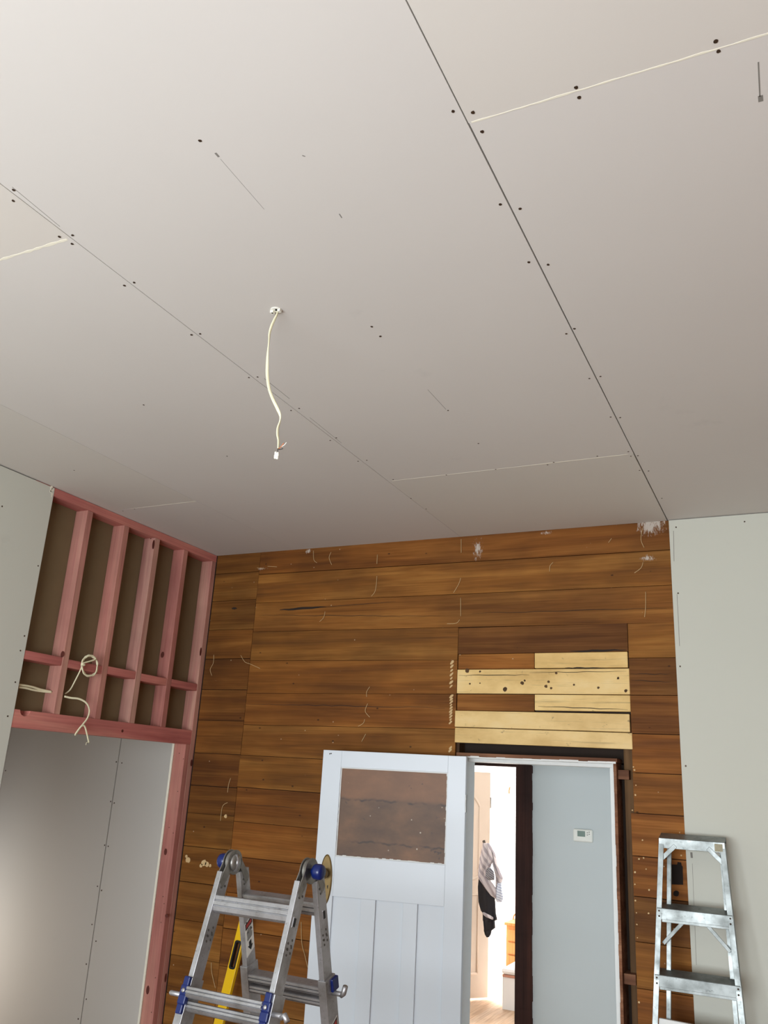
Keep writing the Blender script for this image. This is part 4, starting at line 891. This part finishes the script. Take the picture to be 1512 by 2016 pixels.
q = MB(); zt = .90; q.hexa([(sx(.6, -1) + .026, SY(.6) + .015, .62), (sx(.6, 1) - .026, SY(.6) + .015, .62), (sx(.6, 1) - .026, SY(.6) + .030, .62), (sx(.6, -1) + .026, SY(.6) + .030, .62), (sx(zt, -1) + .026, SY(zt) + .015, zt + .01), (sx(zt, 1) - .026, SY(zt) + .015, zt), (sx(zt, 1) - .026, SY(zt) + .030, zt), (sx(zt, -1) + .026, SY(zt) + .030, zt + .01)])
q.build('pail_shelf', M['white_frame'], sl, bevel=.002, label='folded white pail shelf')
for s_ in (-1, 1): q = MB(); q.box((sx(0, s_) - .03, SY(0) - .004, 0), (sx(0, s_) + .03, SY(0) + .06, .03)); q.build('foot', M['black'], sl, bevel=.003)

# ------------------------------------------------------------------ yellow spirit level leaning on the timber wall
ly = 4.43
la = P(479, 1823, 4.52); lb = P(439, 1985, 4.43); dl = (lb - la).normalized()
pt_ = la - dl * .045; pb_ = la + dl * (la.z / -dl.z)
lv = empty('spirit_level', tuple(pb_), label='long yellow spirit level leaning against the timber wall behind the ladder', cat='spirit level')
sd = V((1, 0, 0)); sd = (sd - dl * sd.dot(dl)).normalized(); nd = sd.cross(dl).normalized()
if nd.y > 0: nd = -nd
LL = (pb_ - pt_).length
def lbox(q, t0, t1, s0, s1, n0=-.012, n1=.012, **k):
    q.obox(pt_ + dl * (t0 + t1) / 2 + sd * (s0 + s1) / 2 + nd * (n0 + n1) / 2, sd * (s1 - s0) / 2, dl * (t1 - t0) / 2, nd * (n1 - n0) / 2, **k)
hs = .128; he = .265
q = MB(); lbox(q, 0, hs, -.029, .029); lbox(q, he, .62, -.029, .029); lbox(q, .68, LL, -.029, .029); lbox(q, hs, he, -.029, -.017); lbox(q, hs, he, .017, .029); lbox(q, .62, .68, -.029, -.012); lbox(q, .62, .68, .022, .029)
q.build('body', M['yellow'], lv, bevel=.001)
def rring(t0, t1, s0, s1, n_, rad=.014, k=5):
    pts = []
    for (ct, cs, a0) in ((t1 - rad, s1 - rad, 0), (t1 - rad, s0 + rad, 90), (t0 + rad, s0 + rad, 180), (t0 + rad, s1 - rad, 270)):
        for i in range(k + 1):
            a = math.radians(a0 + 90 * i / k); pts.append(pt_ + dl * (ct + math.cos(a) * rad * (1)) + sd * (cs + math.sin(a) * rad) if a0 in (0,) else pt_ + dl * (ct + rad * math.cos(a)) + sd * (cs + rad * math.sin(a)))
    return [p + nd * n_ for p in pts]
def rring(t0, t1, s0, s1, n_, rad=.014, k=5):
    pts = []
    for (ct, cs, a0) in ((t1 - rad, s1 - rad, 0), (t0 + rad, s1 - rad, 90), (t0 + rad, s0 + rad, 180), (t1 - rad, s0 + rad, 270)):
        for i in range(k + 1):
            a = math.radians(a0 + 90 * i / k); pts.append(pt_ + dl * (ct + math.cos(a) * rad) + sd * (cs + math.sin(a) * rad) + nd * n_)
    return pts
q = MB(); o1 = rring(hs - .006, he + .006, -.022, .022, .0125); i1 = rring(hs + .004, he - .004, -.012, .012, .0125, rad=.010); o0 = rring(hs - .006, he + .006, -.022, .022, -.0125); i0 = rring(hs + .004, he - .004, -.012, .012, -.0125, rad=.010)
n_ = len(o1); vs = o1 + i1 + o0 + i0; fs = []
for i in range(n_):
    j = (i + 1) % n_; fs += [(i, j, n_ + j, n_ + i), (n_ + i, n_ + j, 3 * n_ + j, 3 * n_ + i), (2 * n_ + i, 3 * n_ + i, 3 * n_ + j, 2 * n_ + j), (i, 2 * n_ + i, 2 * n_ + j, j)]
q.add(vs, fs); q.build('hand_grip', M['black'], lv, label='black rubber hand grip')
q = MB(); q.lathe(pt_ + dl * .65 - sd * .010, sd, [(.008, 0), (.009, .016), (.008, .032)], n=14); q.build('vial', simple('green_vial', (170, 210, 70), .1), lv)
